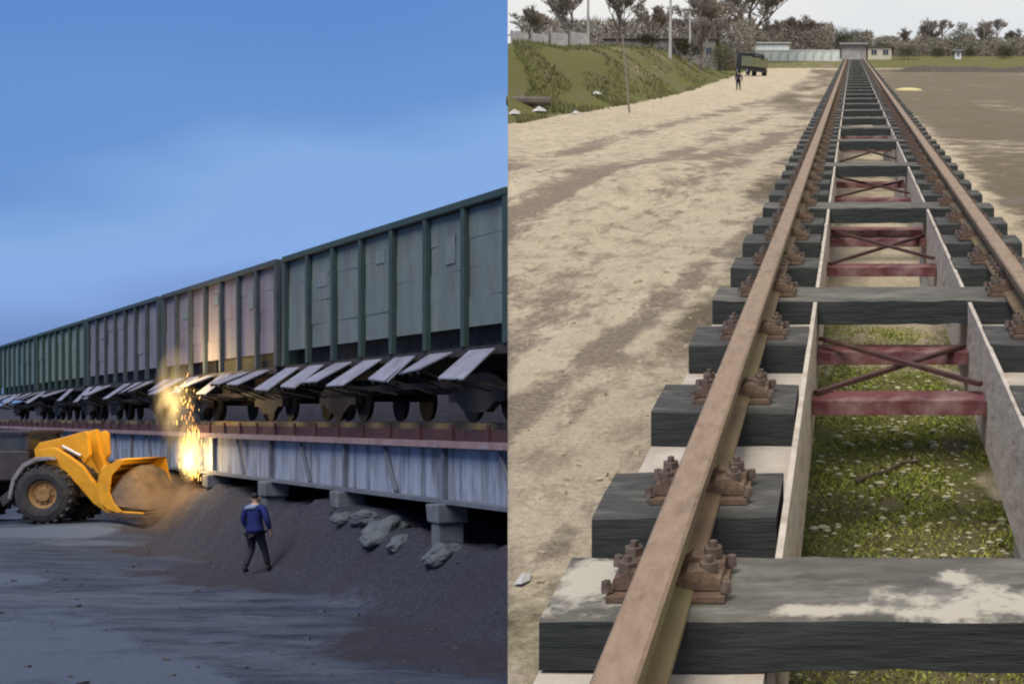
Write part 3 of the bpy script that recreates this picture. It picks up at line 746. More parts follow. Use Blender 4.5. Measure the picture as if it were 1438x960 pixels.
# shed at the end of the track: open front, grey roof on posts
ys_ = 150.0; xs0, xs1 = near(1183, ys_), near(1215, ys_); zt = gp(0, ys_, 0).z
t = thing('track_shed', 'small pale grey shed standing at the far end of the track', 'shed', ((xs0+xs1)/2, ys_, zt-4.3))
b = MB()
for sx in (-1, 1):
    for yy in (0, 5): b.box(sx*1.2-.09, sx*1.2+.09, yy, yy+.18, 0, 4.0)
obj('post', b.mesh('post', m_conc), t)
b = MB(); b.box(-1.5, 1.5, -.4, 5.6, 4.0, 4.2); obj('roof', b.mesh('roof', m_roofg), t)
b = MB(); b.box(-1.11, 1.11, .02, .2, 1.6, 3.99); obj('front_wall', b.mesh('front_wall', m_slab), t)
b = MB(); b.box(-1.25, 1.25, -.2, 5.1, 0, 1.5); obj('base_wall', b.mesh('base_wall', m_conc), t)
# mint green panel fence
fy = 232.0; x0, x1 = near(1024, fy), near(1181, fy)
t = thing('panel_fence', 'long faded mint green sheet fence near the end of the track', 'fence', ((x0+x1)/2, fy, hill_z((x0+x1)/2, fy)))
npan = 13; pw = (x1-x0)/npan
b = MB()
for k in range(8): b.quad((k*pw/8, (.04 if k % 2 else -.04), 0), ((k+1)*pw/8-.002, (-.04 if k % 2 else .04), 0), ((k+1)*pw/8-.002, (-.04 if k % 2 else .04), 1.75), (k*pw/8, (.04 if k % 2 else -.04), 1.75))
me_pan = b.mesh('panel', m_mint); b = MB(); b.box(-.05, .05, -.12, -.041, 0, 1.95); me_post = b.mesh('post', m_white)
b = MB(); b.box(0, pw-.02, -.06, .06, 1.76, 1.9); me_capr = b.mesh('cap_rail', m_white)
for k in range(npan):
    xx = x0 + k*pw; zz = hill_z(xx+pw/2, fy)-.12
    for nm, me_ in (('panel', me_pan), ('post', me_post), ('cap_rail', me_capr)): obj(nm, me_, t, Vector((xx, fy, zz)) - t.location)
# pale roof behind the fence
building('long_shed', 'long white roofed shed behind the left of the mint fence', 1052, 1108, 246, .2, 2.2, 5, m_white, m_white, .6, 0, 'shed')
# yellow sand pile right of the track
m_sand = mat('yellow_sand', (0.58, 0.50, 0.22), (0.48, 0.42, 0.19), 6, 0.95, .3)
Ys = 128.0; Xs = near(1276, Ys)
b = MB(M); rings = []
for rr, zz in ((1.2, -.15), (.95, .05), (.6, .15), (.25, .2)):
    rings.append([b.av((rr*1.25*math.cos(k*.5236)*(1+.15*nz(k*.9, rr)), rr*1.6*math.sin(k*.5236), zz*(1+.2*nz(k, zz)))) for k in range(12)])
for a, c in zip(rings, rings[1:]):
    for k in range(12): b.face((a[k], a[(k+1) % 12], c[(k+1) % 12], c[k]))
b.face(rings[-1])
tag(obj('sand_pile', b.mesh('sand_pile', m_sand, True), None, (Xs, Ys, hill_z(Xs, Ys))), 'flat yellow sand pile on the ground right of the track', 'sand pile')

# lorry far up the dirt road
m_trk = mat('faded_olive_paint', (0.22, 0.22, 0.12), (0.16, 0.16, 0.09), 2, 0.6)
m_blk = mat('black_rubber', (0.018, 0.018, 0.02), (0.03, 0.03, 0.032), 5, 0.8)
m_dkst = mat('dark_chassis', (0.025, 0.025, 0.028), (0.05, 0.045, 0.045), 4, 0.7)
Yt = 180.0; Xt = near(1064, Yt); zt = hill_z(Xt, Yt)
t = thing('parked_lorry', 'dark dusty lorry with an olive load bed parked up the dirt road', 'lorry', (Xt, Yt, zt))
t.rotation_euler = (R(13), 0, R(28))
b = MB(); b.box(-1.1, 1.1, 0, 4.2, .85, 1.05); obj('chassis', b.mesh('chassis', m_dkst), t)
b = MB(); b.box(-1.15, 1.15, -.2, 2.9, 1.06, 1.1); b.box(-1.15, -1.08, -.2, 2.9, 1.101, 2.3); b.box(1.08, 1.15, -.2, 2.9, 1.101, 2.3); b.box(-1.07, 1.07, -.2, -.13, 1.101, 2.2); b.box(-1.07, 1.07, 2.83, 2.9, 1.101, 2.4)
obj('load_bed', b.mesh('load_bed', m_trk), t, bevel=.02)
b = MB(); b.prism([(-1.1, .9), (1.1, .9), (1.1, 1.9), (.95, 2.75), (-.95, 2.75), (-1.1, 1.9)], 3.05, 4.7); cb = obj('cab', b.mesh('cab', m_dkst), t, bevel=.05)
b = MB(); b.box(-.7, .7, 3.03, 3.049, 1.95, 2.5); obj('rear_window', b.mesh('rear_window', m_glass), cb)
b = MB(); b.box(-1.1, 1.1, -.3, -.21, .5, .9); obj('rear_bumper', b.mesh('rear_bumper', m_dkst), t)
for sx in (-1, 1):
    for yy in (.6, 3.8):
        b = MB(); b.tube((sx*1.12-.14, yy, .5), (sx*1.12+.14, yy, .5), .5, .5, 16); wo = obj('wheel', b.mesh('wheel', m_blk), t)
        b = MB(); b.tube((sx*1.12-.15, yy, .5), (sx*1.12+.15, yy, .5), .24, .24, 12); obj('rim', b.mesh('rim', m_roofg), wo)
    b = MB(); b.box(sx*.95-.1, sx*.95+.1, -.33, -.301, .62, .78); obj('tail_lamp', b.mesh('tail_lamp', m_red), t)
b = MB()
for k in range(9):
    b.obox((random.uniform(-.8, .8), random.uniform(.1, 2.6), 2.15+random.uniform(0, .5)), (1, random.uniform(-.6, .6), .2), (0, 1, .2), (0, 0, 1), random.uniform(.3, .6), random.uniform(.2, .5), .25)
tag(obj('lorry_load', b.mesh('lorry_load', m_dkst), None, (Xt, Yt, zt), (R(13), 0, R(28))), 'dark bundles heaped on the bed of the distant lorry', 'load')

# ------------------------------------------------------------------ people
m_skin = mat('skin', (0.42, 0.26, 0.19), (0.36, 0.21, 0.15), 8, 0.6)
m_hair = mat('dark_hair', (0.012, 0.010, 0.010), (0.022, 0.018, 0.017), 30, 0.7)
m_jack = mat('blue_work_jacket', (0.012, 0.019, 0.13), (0.008, 0.013, 0.08), 5, 0.8, 0.3)
m_trou = mat('black_trousers', (0.012, 0.013, 0.022), (0.022, 0.023, 0.033), 6, 0.85, 0.3)
m_boot = mat('black_boot', (0.01, 0.01, 0.01), (0.02, 0.018, 0.017), 9, 0.6)
m_hood = mat('pale_blue_hood', (0.22, 0.28, 0.40), (0.16, 0.2, 0.3), 6, 0.85)
m_dkj = mat('dark_coat', (0.03, 0.03, 0.045), (0.02, 0.02, 0.03), 6, 0.85)
def skin(name, V, E, mtl, root=0, sub=2):
    """V: list of (point, radius or (rx,ry)); grow a continuous surface over the skeleton and bake it"""
    me = bpy.data.meshes.new(name); me.from_pydata([p for p, r_ in V], E, []); o_ = bpy.data.objects.new(name, me); COL.objects.link(o_)
    o_.modifiers.new('skin', 'SKIN').use_smooth_shade = True
    ly = me.skin_vertices[0] if me.skin_vertices else None
    if ly is None:
        bm_ = bmesh.new(); bm_.from_mesh(me); bm_.verts.layers.skin.verify(); bm_.to_mesh(me); bm_.free(); ly = me.skin_vertices[0]
    for i, (p, r_) in enumerate(V):
        ly.data[i].radius = r_ if isinstance(r_, tuple) else (r_, r_); ly.data[i].use_root = (i == root)
    sd = o_.modifiers.new('sub', 'SUBSURF'); sd.levels = sub; sd.render_levels = sub
    dg = bpy.context.evaluated_depsgraph_get()
    out = bpy.data.meshes.new_from_object(o_.evaluated_get(dg)); out.name = name
    bpy.data.objects.remove(o_)
    out.materials.clear(); out.materials.append(mtl)
    out.polygons.foreach_set('use_smooth', [True]*len(out.polygons)); out.polygons.foreach_set('material_index', [0]*len(out.polygons))
    return out
def person(loc, rz, label, jack, hood, stride=.27):
    """walking figure facing +Y, 1.72 m tall"""
    t = thing('person', label, 'person', loc, rz)
    st = stride
    hipL, hipR = (-.10, 0, .90), (.10, 0, .90)
    knL, anL, toL = (-.13, .10, .50), (-.15, -st*.55, .09), (-.17, -st*.55+.15, .035)
    knR, anR, toR = (.15, .12, .50), (.19, st*.75, .09), (.22, st*.75+.16, .035)
    shL, elL, wrL = (-.20, 0, 1.40), (-.27, -.02, 1.14), (-.22, .10, .92)
    shR, elR, wrR = (.20, 0, 1.40), (.31, -.05, 1.15), (.33, .05, .91)
    V = [((0, 0, .95), .105), ((0, .0, 1.12), .11), ((0, .01, 1.30), .14), ((0, .0, 1.43), .09), ((0, .01, 1.50), .052), ((0, .03, 1.56), .07), ((0, .035, 1.63), .085), ((0, .02, 1.69), .06),
         (hipL, .07), (knL, .05), (anL, .04), (hipR, .07), (knR, .05), (anR, .04),
         (shL, .055), (elL, .042), (wrL, .028), (shR, .055), (elR, .042), (wrR, .028)]
    E = [(0, 1), (1, 2), (2, 3), (3, 4), (4, 5), (5, 6), (6, 7), (0, 8), (8, 9), (9, 10), (0, 11), (11, 12), (12, 13), (3, 14), (14, 15), (15, 16), (3, 17), (17, 18), (18, 19)]
    # palms and five fingers a hand, slightly curled
    for wi, el, sx in ((16, elL, -1), (19, elR, 1)):
        w = Vector(V[wi][0]); d = (w - Vector(el)).normalized(); fw = Vector((0, 1, 0)); fw = (fw - d*fw.dot(d)).normalized(); n_ = d.cross(fw)*-sx
        V.append((w + d*.065, .026)); pi = len(V)-1; E.append((wi, pi))
        for k, ln in enumerate((.072, .082, .076, .06)):
            a = w + d*.085 + fw*(.03-.02*k); V.append((a, .0095)); E.append((pi, len(V)-1)); i = len(V)-1
            V.append((a + d*ln*.55 + n_*.008, .009)); E.append((i, i+1)); V.append((a + d*ln + n_*.03, .0075)); E.append((i+1, i+2))
        a = w + d*.035 + fw*.03; V.append((a, .011)); E.append((pi, len(V)-1)); i = len(V)-1
        V.append((a + d*.035 + fw*.02 + n_*.01, .0095)); E.append((i, i+1)); V.append((a + d*.065 + fw*.02 + n_*.02, .008)); E.append((i+1, i+2))
    obj('body', skin('body', V, E, m_skin), t)
    # face details on the head: nose, ears, eyes, mouth
    b = MB(); b.prism([(-.014, 1.58), (.014, 1.58), (.005, 1.63), (-.005, 1.63)], .105, .142)
    for sx in (-1, 1): b.obox((sx*.088, .03, 1.605), (0, 1, .2), (1, 0, 0), (0, 0, 1), .018, .008, .03)
    obj('nose_and_ears', b.mesh('nose_and_ears', m_skin), t, bevel=.004)
    b = MB()
    for sx in (-1, 1): b.obox((sx*.032, .112, 1.63), (1, 0, 0), (0, 1, 0), (0, 0, 1), .012, .006, .006)
    b.obox((0, .108, 1.553), (1, 0, 0), (0, 1, 0), (0, 0, 1), .022, .006, .004); obj('eyes_and_mouth', b.mesh('eyes_and_mouth', m_hair), t)
    obj('hair', skin('hair', [((0, -.025, 1.60), .075), ((0, -.012, 1.665), .092), ((0, .04, 1.71), .066)], [(0, 1), (1, 2)], m_hair), t)
    V = [((0, 0, .84), (.225, .185)), ((0, 0, .95), (.215, .175)), ((0, 0, 1.08), (.165, .14)), ((0, .0, 1.27), (.19, .15)), ((0, 0, 1.42), (.12, .11)), ((0, 0, 1.48), .075),
         (shL, .085), (elL, .068), ((wrL[0]*.98, wrL[1]-.015, wrL[2]+.03), .052), (shR, .085), (elR, .068), ((wrR[0]*.99, wrR[1]-.015, wrR[2]+.03), .052)]
    obj('jacket', skin('jacket', V, [(0, 1), (1, 2), (2, 3), (3, 4), (4, 5), (4, 6), (6, 7), (7, 8), (4, 9), (9, 10), (10, 11)], jack), t)
    V = [((0, 0, .985), (.20, .165)), ((-.095, 0, .83), .115), (knL, .078), ((anL[0], anL[1], .12), .064), ((.095, 0, .83), .115), (knR, .078), ((anR[0], anR[1], .12), .064)]
    obj('trousers', skin('trousers', V, [(0, 1), (1, 2), (2, 3), (0, 4), (4, 5), (5, 6)], m_trou), t)
    for an, to in ((anL, toL), (anR, toR)):
        obj('boot', skin('boot', [((an[0], an[1]-.04, .05), .048), ((an[0], an[1]+.02, .055), .052), (to, (.045, .035)), ((an[0], an[1]-.01, .16), .05)], [(0, 1), (1, 2), (1, 3)], m_boot), t)
    if hood: obj('hood', skin('hood', [((-.13, -.09, 1.43), .06), ((-.02, -.12, 1.42), .065), ((.10, -.09, 1.44), .05), ((-.17, -.03, 1.38), .06)], [(0, 1), (1, 2), (0, 3)], m_hood), t)
    return t
Yp = 30.9; Xp = near(358, Yp)
person((Xp, Yp, yard_z(Xp, Yp)+.01), R(-8), 'worker in a blue jacket and black trousers walking across the dark yard', m_jack, True)
Yq = 126.0; Xq = near(1037, Yq)
person((Xq, Yq, hill_z(Xq, Yq)+.01), R(20), 'distant person in dark clothes walking up the dirt road below the lorry', m_dkj, False, .2)

# ------------------------------------------------------------------ LEFT: bridge, train, loader
ang = math.atan2(TD.y, TD.x)
def tl(s_, o_, z): return Vector((P0.x + TD.x*s_ + TO.x*o_, P0.y + TD.y*s_ + TO.y*o_, z))
# local frame of everything on the bridge: x along the train (away from the camera), y towards the camera side
def on_line(root): root.rotation_euler = (0, 0, ang)
YS = 1.0     # +y in the local frame is TO when turned by ang (checked below)
if (Matrix.Rotation(ang, 2) @ Vector((0, 1))).dot(TO) < 0: YS = -1.0
m_web = mat('pale_blue_grey_girder', (0.27, 0.305, 0.385), (0.19, 0.215, 0.275), 1.6, 0.85, 0.15, (1.6, 1, .3), c3=(0.075, 0.078, 0.092), s3=1.6, t3=0.57, w3=.10)
m_flg = mat('pink_brown_edge', (0.24, 0.155, 0.16), (0.17, 0.11, 0.12), 2.5, 0.85, 0.2, c3=(0.25, 0.22, 0.24), s3=2, t3=.58)
m_drd = mat('dark_red_oxide', (0.07, 0.024, 0.026), (0.032, 0.02, 0.026), 3, 0.85, 0.2)
m_stif = mat('grey_stiffener', (0.13, 0.145, 0.18), (0.085, 0.095, 0.12), 2, 0.85)
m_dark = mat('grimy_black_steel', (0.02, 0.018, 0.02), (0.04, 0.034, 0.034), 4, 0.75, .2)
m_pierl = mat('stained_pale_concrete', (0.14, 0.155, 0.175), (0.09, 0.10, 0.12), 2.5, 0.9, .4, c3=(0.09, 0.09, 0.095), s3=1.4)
LT = 82.0
br = thing('railway_bridge', 'long low railway bridge with a pale blue-grey girder carrying the goods train', 'bridge', tl(0, .35, 0)); on_line(br)
def bp(name, b, m_, parent=None, bevel=0.0, smooth=None, loc=(0, 0, 0)): return obj(name, b.mesh(name, m_, smooth), parent or br, loc, (0, 0, 0), bevel)
npn = 15; PL = 5.75
for k in range(-1, npn):
    x = k*PL + 2.05
    b = MB(); b.box(x+.012, x+PL-.012, -.35*YS, -.05*YS, 1.9, 2.85); pnl = bp('girder_panel', b, m_web)
    b = MB(); b.box(x-.055, x+.055, -.045*YS, .05*YS, 1.92, 2.84); bp('stiffener', b, m_stif)
    # slanting strut outside the panel
    b = MB(); b.bar((x+3.2, .02*YS, 2.82), (x+2.55, .02*YS, 1.94), .05, .06); bp('strut', b, m_stif)
    b = MB(); b.box(x+.006, x+PL-.006, -3.2*YS, .16*YS, 2.862, 2.98); bp('deck_edge', b, m_flg)
    b = MB(); b.box(x+.02, x+PL-.02, -.30*YS, .10*YS, 1.82, 1.895); bp('bottom_flange', b, m_stif)
    # pier column under each joint
    b = MB(); 
    for (z0, z1, w_, d_) in ((-.4, 1.45, .20, .24), (1.451, 1.818, .29, .3)): b.box(x-w_, x+w_, -.05*YS-d_*YS, -.05*YS+d_*YS, z0, z1, jit=.02)
    bp('pier', b, m_pierl, None, .03)
b = MB(); b.box(-6, LT, -3.3*YS, -2.9*YS, .5, 2.85); bp('far_girder', b, m_stif)
# track on the deck
tr = thing('bridge_track', 'rusty track with sleeper ends and red oxide kerb on the bridge under the train', 'railway track', tl(0, .35, 2.98)); on_line(tr)
b = MB(); b.box(-.11, .11, -1.35, 1.35, .003, .17); me_sl = b.mesh('sleeper', m_wood_side)
for k in range(-6, 110): obj('sleeper', me_sl, tr, (k*.75+.3, -1.6*YS, 0))
for yy in (-.84, -2.36):
    b = MB(); b.box(-6, LT, yy*YS-.04, yy*YS+.04, .175, .33); obj('rail', b.mesh('rail', m_railside), tr)
b = MB(); b.box(-6, LT, -.12*YS, -.02*YS, .003, .22); obj('kerb', b.mesh('kerb', m_drd), tr)
for k in range(-2, 50):
    b = MB(); b.box(-.05, .05, -.019*YS, .03*YS, .004, .30); 
    obj('kerb_post', b.mesh('kerb_post', m_drd), tr, (k*1.65, 0, 0)) if k == -2 else obj('kerb_post', bpy.data.meshes['kerb_post'], tr, (k*1.65, 0, 0))

# goods wagons
def wagon_mats(n, c, c2, stain):
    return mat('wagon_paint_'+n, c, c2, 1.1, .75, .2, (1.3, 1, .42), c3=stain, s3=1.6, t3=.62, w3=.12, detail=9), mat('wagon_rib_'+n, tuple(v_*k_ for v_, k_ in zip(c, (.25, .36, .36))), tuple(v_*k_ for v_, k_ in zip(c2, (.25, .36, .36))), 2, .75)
PAL = {'green': wagon_mats('green', (0.145, 0.175, 0.165), (0.105, 0.132, 0.135), (0.115, 0.095, 0.08)),
       'mauve': wagon_mats('mauve', (0.205, 0.175, 0.205), (0.155, 0.138, 0.165), (0.12, 0.09, 0.085)),
       'violet': wagon_mats('violet', (0.185, 0.178, 0.21), (0.14, 0.135, 0.165), (0.13, 0.105, 0.10)),
       'dull': wagon_mats('dull', (0.145, 0.180, 0.160), (0.115, 0.145, 0.13), (0.15, 0.17, 0.15)),
       'sea': wagon_mats('sea', (0.12, 0.168, 0.168), (0.095, 0.135, 0.138), (0.13, 0.165, 0.155))}
m_hat = mat('pale_hatch_steel', (0.25, 0.25, 0.31), (0.17, 0.17, 0.215), 2.2, .6, .1, c3=(.14, .11, .10), s3=2.0, t3=.62)
m_logo = mat('faded_white_stencil', (0.16, 0.185, 0.185), (0.12, 0.145, 0.15), 4, .8)
b = MB(); b.lathe([(.0, -.07), (.40, -.07), (.44, -.05), (.475, .02), (.475, .06), (.0, .06)], 24); me_wh = b.mesh('wheel', m_dark)
def wagon(k, x0, length, pal, label):
    pm, rm = PAL[pal]; rnd = random.Random(k*5+1)
    t = thing('goods_wagon', label, 'wagon', tl(x0+length/2, 0, 3.313), 0, 'wagons of the goods train'); on_line(t)
    L = length/2; z = lambda a: a - 3.313
    W_ = -3.1*YS
    bay = length/7
    # side sheets, one to a bay, bent slightly; floor and ends
    for i in range(7):
        a = -L + i*bay
        b = MB(); n_ = 4
        for j in range(n_):
            z0, z1 = z(5.1+2.2*j/n_), z(5.1+2.2*(j+1)/n_); dy = [.012*rnd.uniform(-1, 1) for _ in range(2)]
            b.quad((a+.04, (-.05+dy[0])*YS, z0), (a+bay-.04, (-.05+dy[1])*YS, z0), (a+bay-.04, (-.05+dy[1])*YS, z1), (a+.04, (-.05+dy[0])*YS, z1))
        b.box(a+.02, a+bay-.02, -.12*YS, -.085*YS, z(5.1), z(7.3))
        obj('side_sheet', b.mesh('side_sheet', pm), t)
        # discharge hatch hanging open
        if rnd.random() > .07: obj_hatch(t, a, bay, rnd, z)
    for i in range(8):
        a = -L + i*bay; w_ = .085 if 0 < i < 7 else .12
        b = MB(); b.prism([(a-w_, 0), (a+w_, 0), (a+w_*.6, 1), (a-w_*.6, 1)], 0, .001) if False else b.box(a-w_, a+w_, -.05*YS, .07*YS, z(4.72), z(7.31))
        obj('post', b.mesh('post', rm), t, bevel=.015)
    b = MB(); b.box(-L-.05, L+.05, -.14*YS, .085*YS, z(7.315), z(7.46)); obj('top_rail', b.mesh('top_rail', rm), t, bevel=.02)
    b = MB(); b.box(-L, L, -.13*YS, .03*YS, z(4.55), z(4.715)); obj('sill', b.mesh('sill', m_dark), t)
    b = MB(); b.box(-L+.04, L-.04, W_+.13*YS, W_+.05*YS, z(4.6), z(7.25)); obj('far_side', b.mesh('far_side', pm), t)
    b = MB(); b.box(-L+.03, L-.03, W_+.16*YS, -.30*YS, z(4.58), z(4.70)); b.box(-L+.03, L-.03, -1.75*YS, -1.35*YS, z(4.2), z(4.579)); obj('underframe', b.mesh('underframe', m_dark), t)
    for sx in (-1, 1):
        b = MB(); b.box(sx*L-.04, sx*L+.04, W_+.14*YS, -.125*YS, z(4.62), z(7.2)); obj('end_wall', b.mesh('end_wall', rm), t)
        b = MB(); b.box(sx*(L+.04), sx*(L+.36), -1.75*YS, -1.4*YS, z(4.15), z(4.5)); obj('coupler', b.mesh('coupler', m_dark), t)
        # bogie
        b = MB(); cx = sx*(L-2.6)
        b.prism([(cx-1.35, z(3.72)), (cx-.95, z(3.72)), (cx-.5, z(3.52)), (cx+.5, z(3.52)), (cx+.95, z(3.72)), (cx+1.35, z(3.72)), (cx+1.35, z(3.95)), (cx+.6, z(4.25)), (cx-.6, z(4.25)), (cx-1.35, z(3.95))], -.62*YS, -.46*YS)
        b.box(cx-.3, cx+.3, -2.6*YS, -.63*YS, z(3.8), z(4.3))
        bg = obj('bogie', b.mesh('bogie', m_dark), t)
        for wx in (-.93, .93):
            obj('wheel', me_wh, bg, (cx+wx, -.84*YS, z(3.79))); obj('wheel', me_wh, bg, (cx+wx, -2.36*YS, z(3.79)))
    b = MB(); b.tube((-2.6, -.75*YS, z(4.05)), (-1.3, -.75*YS, z(4.05)), .17, .17, 12); obj('air_tank', b.mesh('air_tank', m_dark), t)
    b = MB(); b.box(.6, 1.5, -.9*YS, -.6*YS, z(3.95), z(4.4)); obj('brake_box', b.mesh('brake_box', m_dark), t)
    b = MB(); b.box(-L+3, L-3, -.42*YS, -.36*YS, z(4.0), z(4.12)); obj('side_rod', b.mesh('side_rod', m_dark), t)
    b = MB(); b.box(-L+.05, L-.05, -.40*YS, -.34*YS, z(4.71), z(5.2)); obj('shade_sheet', b.mesh('shade_sheet', m_dark), t)  # added dark sheet standing in for the shade inside the hatch openings
    # faded stencilled panels
    b = MB()
    for i in ((1, 6.35, .35, .55), (3, 6.7, .4, .3), (5, 6.5, .6, .35)): 
        a = -L + i[0]*bay + bay*.3; b.box(a, a+i[2]*1.4, -.036*YS, -.03*YS, z(i[1]), z(i[1]+i[3]))
    fp = obj('faded_patch', b.mesh('faded_patch', pm if pal in ('violet', 'sea') else m_logo), t); fp['kind'] = 'stuff'
    return t
def obj_hatch(t, a, bay, rnd, z):
    w_ = bay*.30; cx = a + bay*.5 + rnd.uniform(-.05, .05)
    dr = rnd.uniform(.28, .58); ou = rnd.uniform(.45, .85); tw = rnd.uniform(-.04, .04); sk = rnd.uniform(-.09, .09)
    b = MB(); y0, y1 = .10*YS, (.10+ou)*YS; z0, z1 = z(4.62), z(4.62-dr)
    A = [(cx-w_, y0, z0), (cx+w_, y0, z0), (cx+w_+sk, y1, z1+tw), (cx-w_+sk, y1, z1-tw)]
    up = [(p[0], p[1], p[2]+.03) for p in A]
    ia = [b.av(p) for p in A]; ib = [b.av(p) for p in up]
    b.face(ia); b.face(ib[::-1])
    for i in range(4): b.face((ia[i], ia[(i+1) % 4], ib[(i+1) % 4], ib[i]))
    h = obj('hatch', b.mesh('hatch', m_hat), t)
    b = MB()
    for xx in (cx-w_*.7, cx, cx+w_*.7):
        b.bar((xx, y0, z0-.035), (xx, y1, z1-.035), .06, .07)
    for xx in (cx-w_*.8, cx+w_*.8): b.bar((xx, y1*.9, z1+.02), (xx+.05, -.3*YS, z(3.9)), .035, .035)
    obj('hatch_bracket', b.mesh('hatch_bracket', m_dark), h)
    return h
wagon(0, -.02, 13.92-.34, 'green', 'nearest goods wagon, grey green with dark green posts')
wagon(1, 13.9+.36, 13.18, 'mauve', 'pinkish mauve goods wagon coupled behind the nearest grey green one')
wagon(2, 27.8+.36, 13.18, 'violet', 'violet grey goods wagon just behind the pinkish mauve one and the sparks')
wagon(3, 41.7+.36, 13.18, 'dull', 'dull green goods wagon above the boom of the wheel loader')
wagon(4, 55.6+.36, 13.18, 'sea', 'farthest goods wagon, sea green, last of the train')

# broken concrete by the piers
m_rub = mat('broken_concrete', (0.095, 0.108, 0.122), (0.055, 0.062, 0.074), 3, .9, .4)
rnd = random.Random(4)
def rubble(s_, o_, r_, label):
    p = tl(s_, o_, 0); z = yard_z(p.x, p.y); bm_ = bmesh.new(); bmesh.ops.create_icosphere(bm_, subdivisions=4, radius=1)
    for v_ in bm_.verts:
        k = 1 + .35*nz(v_.co.x*1.3+s_, v_.co.y*1.3, v_.co.z*1.3) + .10*nz(v_.co.x*4+s_, v_.co.y*4, v_.co.z*4); v_.co = Vector((v_.co.x*r_*1.25*k, v_.co.y*r_*k, v_.co.z*r_*.7*k))
    me_ = bpy.data.meshes.new('concrete_lump'); bm_.to_mesh(me_); bm_.free(); me_.materials.append(m_rub)
    return tag(obj('concrete_lump', me_, None, (p.x, p.y, z-r_*.2), (rnd.uniform(-.3, .3), rnd.uniform(-.3, .3), rnd.uniform(0, 3))), label, 'rubble', 'broken concrete under the bridge')
rubble(4.6, .6, .42, 'largest pale concrete lump, half buried under the nearest bridge bay')
rubble(3.4, .7, .22, 'pale concrete lump between the largest lump and the nearest pier')
rubble(5.6, .65, .28, 'flat concrete lump half buried on the far side of the largest one')
rubble(6.5, .75, .22, 'small concrete lump half buried near the second pier of the bridge')
rubble(1.2, .7, .30, 'pale concrete lump on the near side of the nearest pier')

# stones in the yard
m_stone = mat('dark_stone', (0.05, 0.05, 0.06), (0.09, 0.09, 0.10), 4, .9)
b = MB()
for k in range(150):
    Y = 14 + 22*random.random(); X = near(random.uniform(-20, 706), Y); z = yard_z(X, Y); r_ = random.uniform(.012, .04)*(1.9 if random.random() < .08 else 1)
    b.obox((X, Y, z+r_*.25), (1, random.uniform(-.7, .7), random.uniform(-.3, .3)), (random.uniform(-.7, .7), 1, 0), (0, random.uniform(-.3, .3), 1), r_*1.3, r_, r_*.55)
o = obj('loose_gravel', b.mesh('loose_gravel', m_stone)); o['kind'] = 'stuff'; o['label'] = 'loose dark gravel and clods scattered on the yard'

# wheel loader, heading +X
m_yel = mat('loader_yellow', (0.62, 0.30, 0.018), (0.52, 0.24, 0.016), 3, .5, .05, c3=(.34, .17, .03), s3=2.2, t3=.64)
m_rim = mat('dusty_orange_rim', (0.28, 0.15, 0.05), (0.20, 0.12, 0.06), 5, .8)
m_tyre = mat('dusty_tyre', (0.022, 0.022, 0.026), (0.045, 0.042, 0.045), 6, .9, .3)
m_cab = mat('dark_cab_paint', (0.035, 0.028, 0.035), (0.05, 0.04, 0.045), 4, .6)
m_steel = mat('worn_bucket_steel', (0.20, 0.12, 0.065), (0.14, 0.09, 0.055), 3, .6, .1)
m_chrome = mat('hydraulic_steel', (0.5, 0.48, 0.46), (0.4, 0.38, 0.37), 3, .3, metal=.6)
m_fend = mat('grey_fender', (0.22, 0.2, 0.22), (0.15, 0.14, 0.15), 4, .8)
Yl = 41.0; Xl = near(62, Yl)-.1; zl = yard_z(Xl, Yl)
ld = thing('wheel_loader', 'yellow wheel loader with a lowered bucket working beside the bridge', 'loader', (Xl, Yl, zl))
K = Yl/F
def lp(px, py): return ((px-62)*K, (735-py)*K)
def lpoly(name, pts, y0, y1, m_, parent=None, bevel=.025):
    b = MB(); b.prism([lp(*p) for p in pts], y0, y1); return obj(name, b.mesh(name, m_), parent or ld, bevel=bevel)
def lwheel(cx, y0):
    R_ = .83; wdt = .58
    b = MB(); b.lathe([(.40, y0+.10), (.46, y0+.03), (R_-.22, y0), (R_-.06, y0+.05), (R_, y0+.13), (R_, y0+wdt-.13), (R_-.06, y0+wdt-.05), (R_-.22, y0+wdt), (.5, y0+wdt)], 44, 'y', (cx, 0, R_))
    for k in range(22):
        a = 2*math.pi*k/22
        for yy, sg in ((y0+.17, 1), (y0+wdt-.17, -1)):
            c = Vector((cx+math.cos(a+sg*.06)*(R_+.005), yy, R_+math.sin(a+sg*.06)*(R_+.005)))
            b.obox(c, (-math.sin(a), sg*.7, math.cos(a)), (0, 1, 0), (math.cos(a), 0, math.sin(a)), .05, .13, .035)
    w_ = obj('wheel', b.mesh('wheel', m_tyre, False), ld)
    b = MB(); b.lathe([(.0, y0+.12), (.12, y0+.10), (.2, y0+.10), (.22, y0+.16), (.31, y0+.18), (.37, y0+.12), (.415, y0+.09), (.415, y0+.5), (0, y0+.5)], 32, 'y', (cx, 0, R_))
    for k in range(10):
        a = k*.6283; b.tube((cx+.26*math.cos(a), y0+.12, R_+.26*math.sin(a)), (cx+.26*math.cos(a), y0+.18, R_+.26*math.sin(a)), .025, .025, 6)
    obj('rim', b.mesh('rim', m_rim, False), w_)
lwheel(0, 0); lwheel(0, 1.75); lwheel(-2.9, 0); lwheel(-2.9, 1.75)
FEN = [(14, 700), (20, 672), (34, 652), (52, 642), (74, 641), (78, 646), (54, 648), (38, 657), (25, 675), (19, 702)]
lpoly('fender', FEN, .02, .6, m_fend)
lpoly('front_frame', [(20, 705), (40, 652), (60, 640), (95, 668), (100, 700), (60, 712)], .75, 1.85, m_cab)
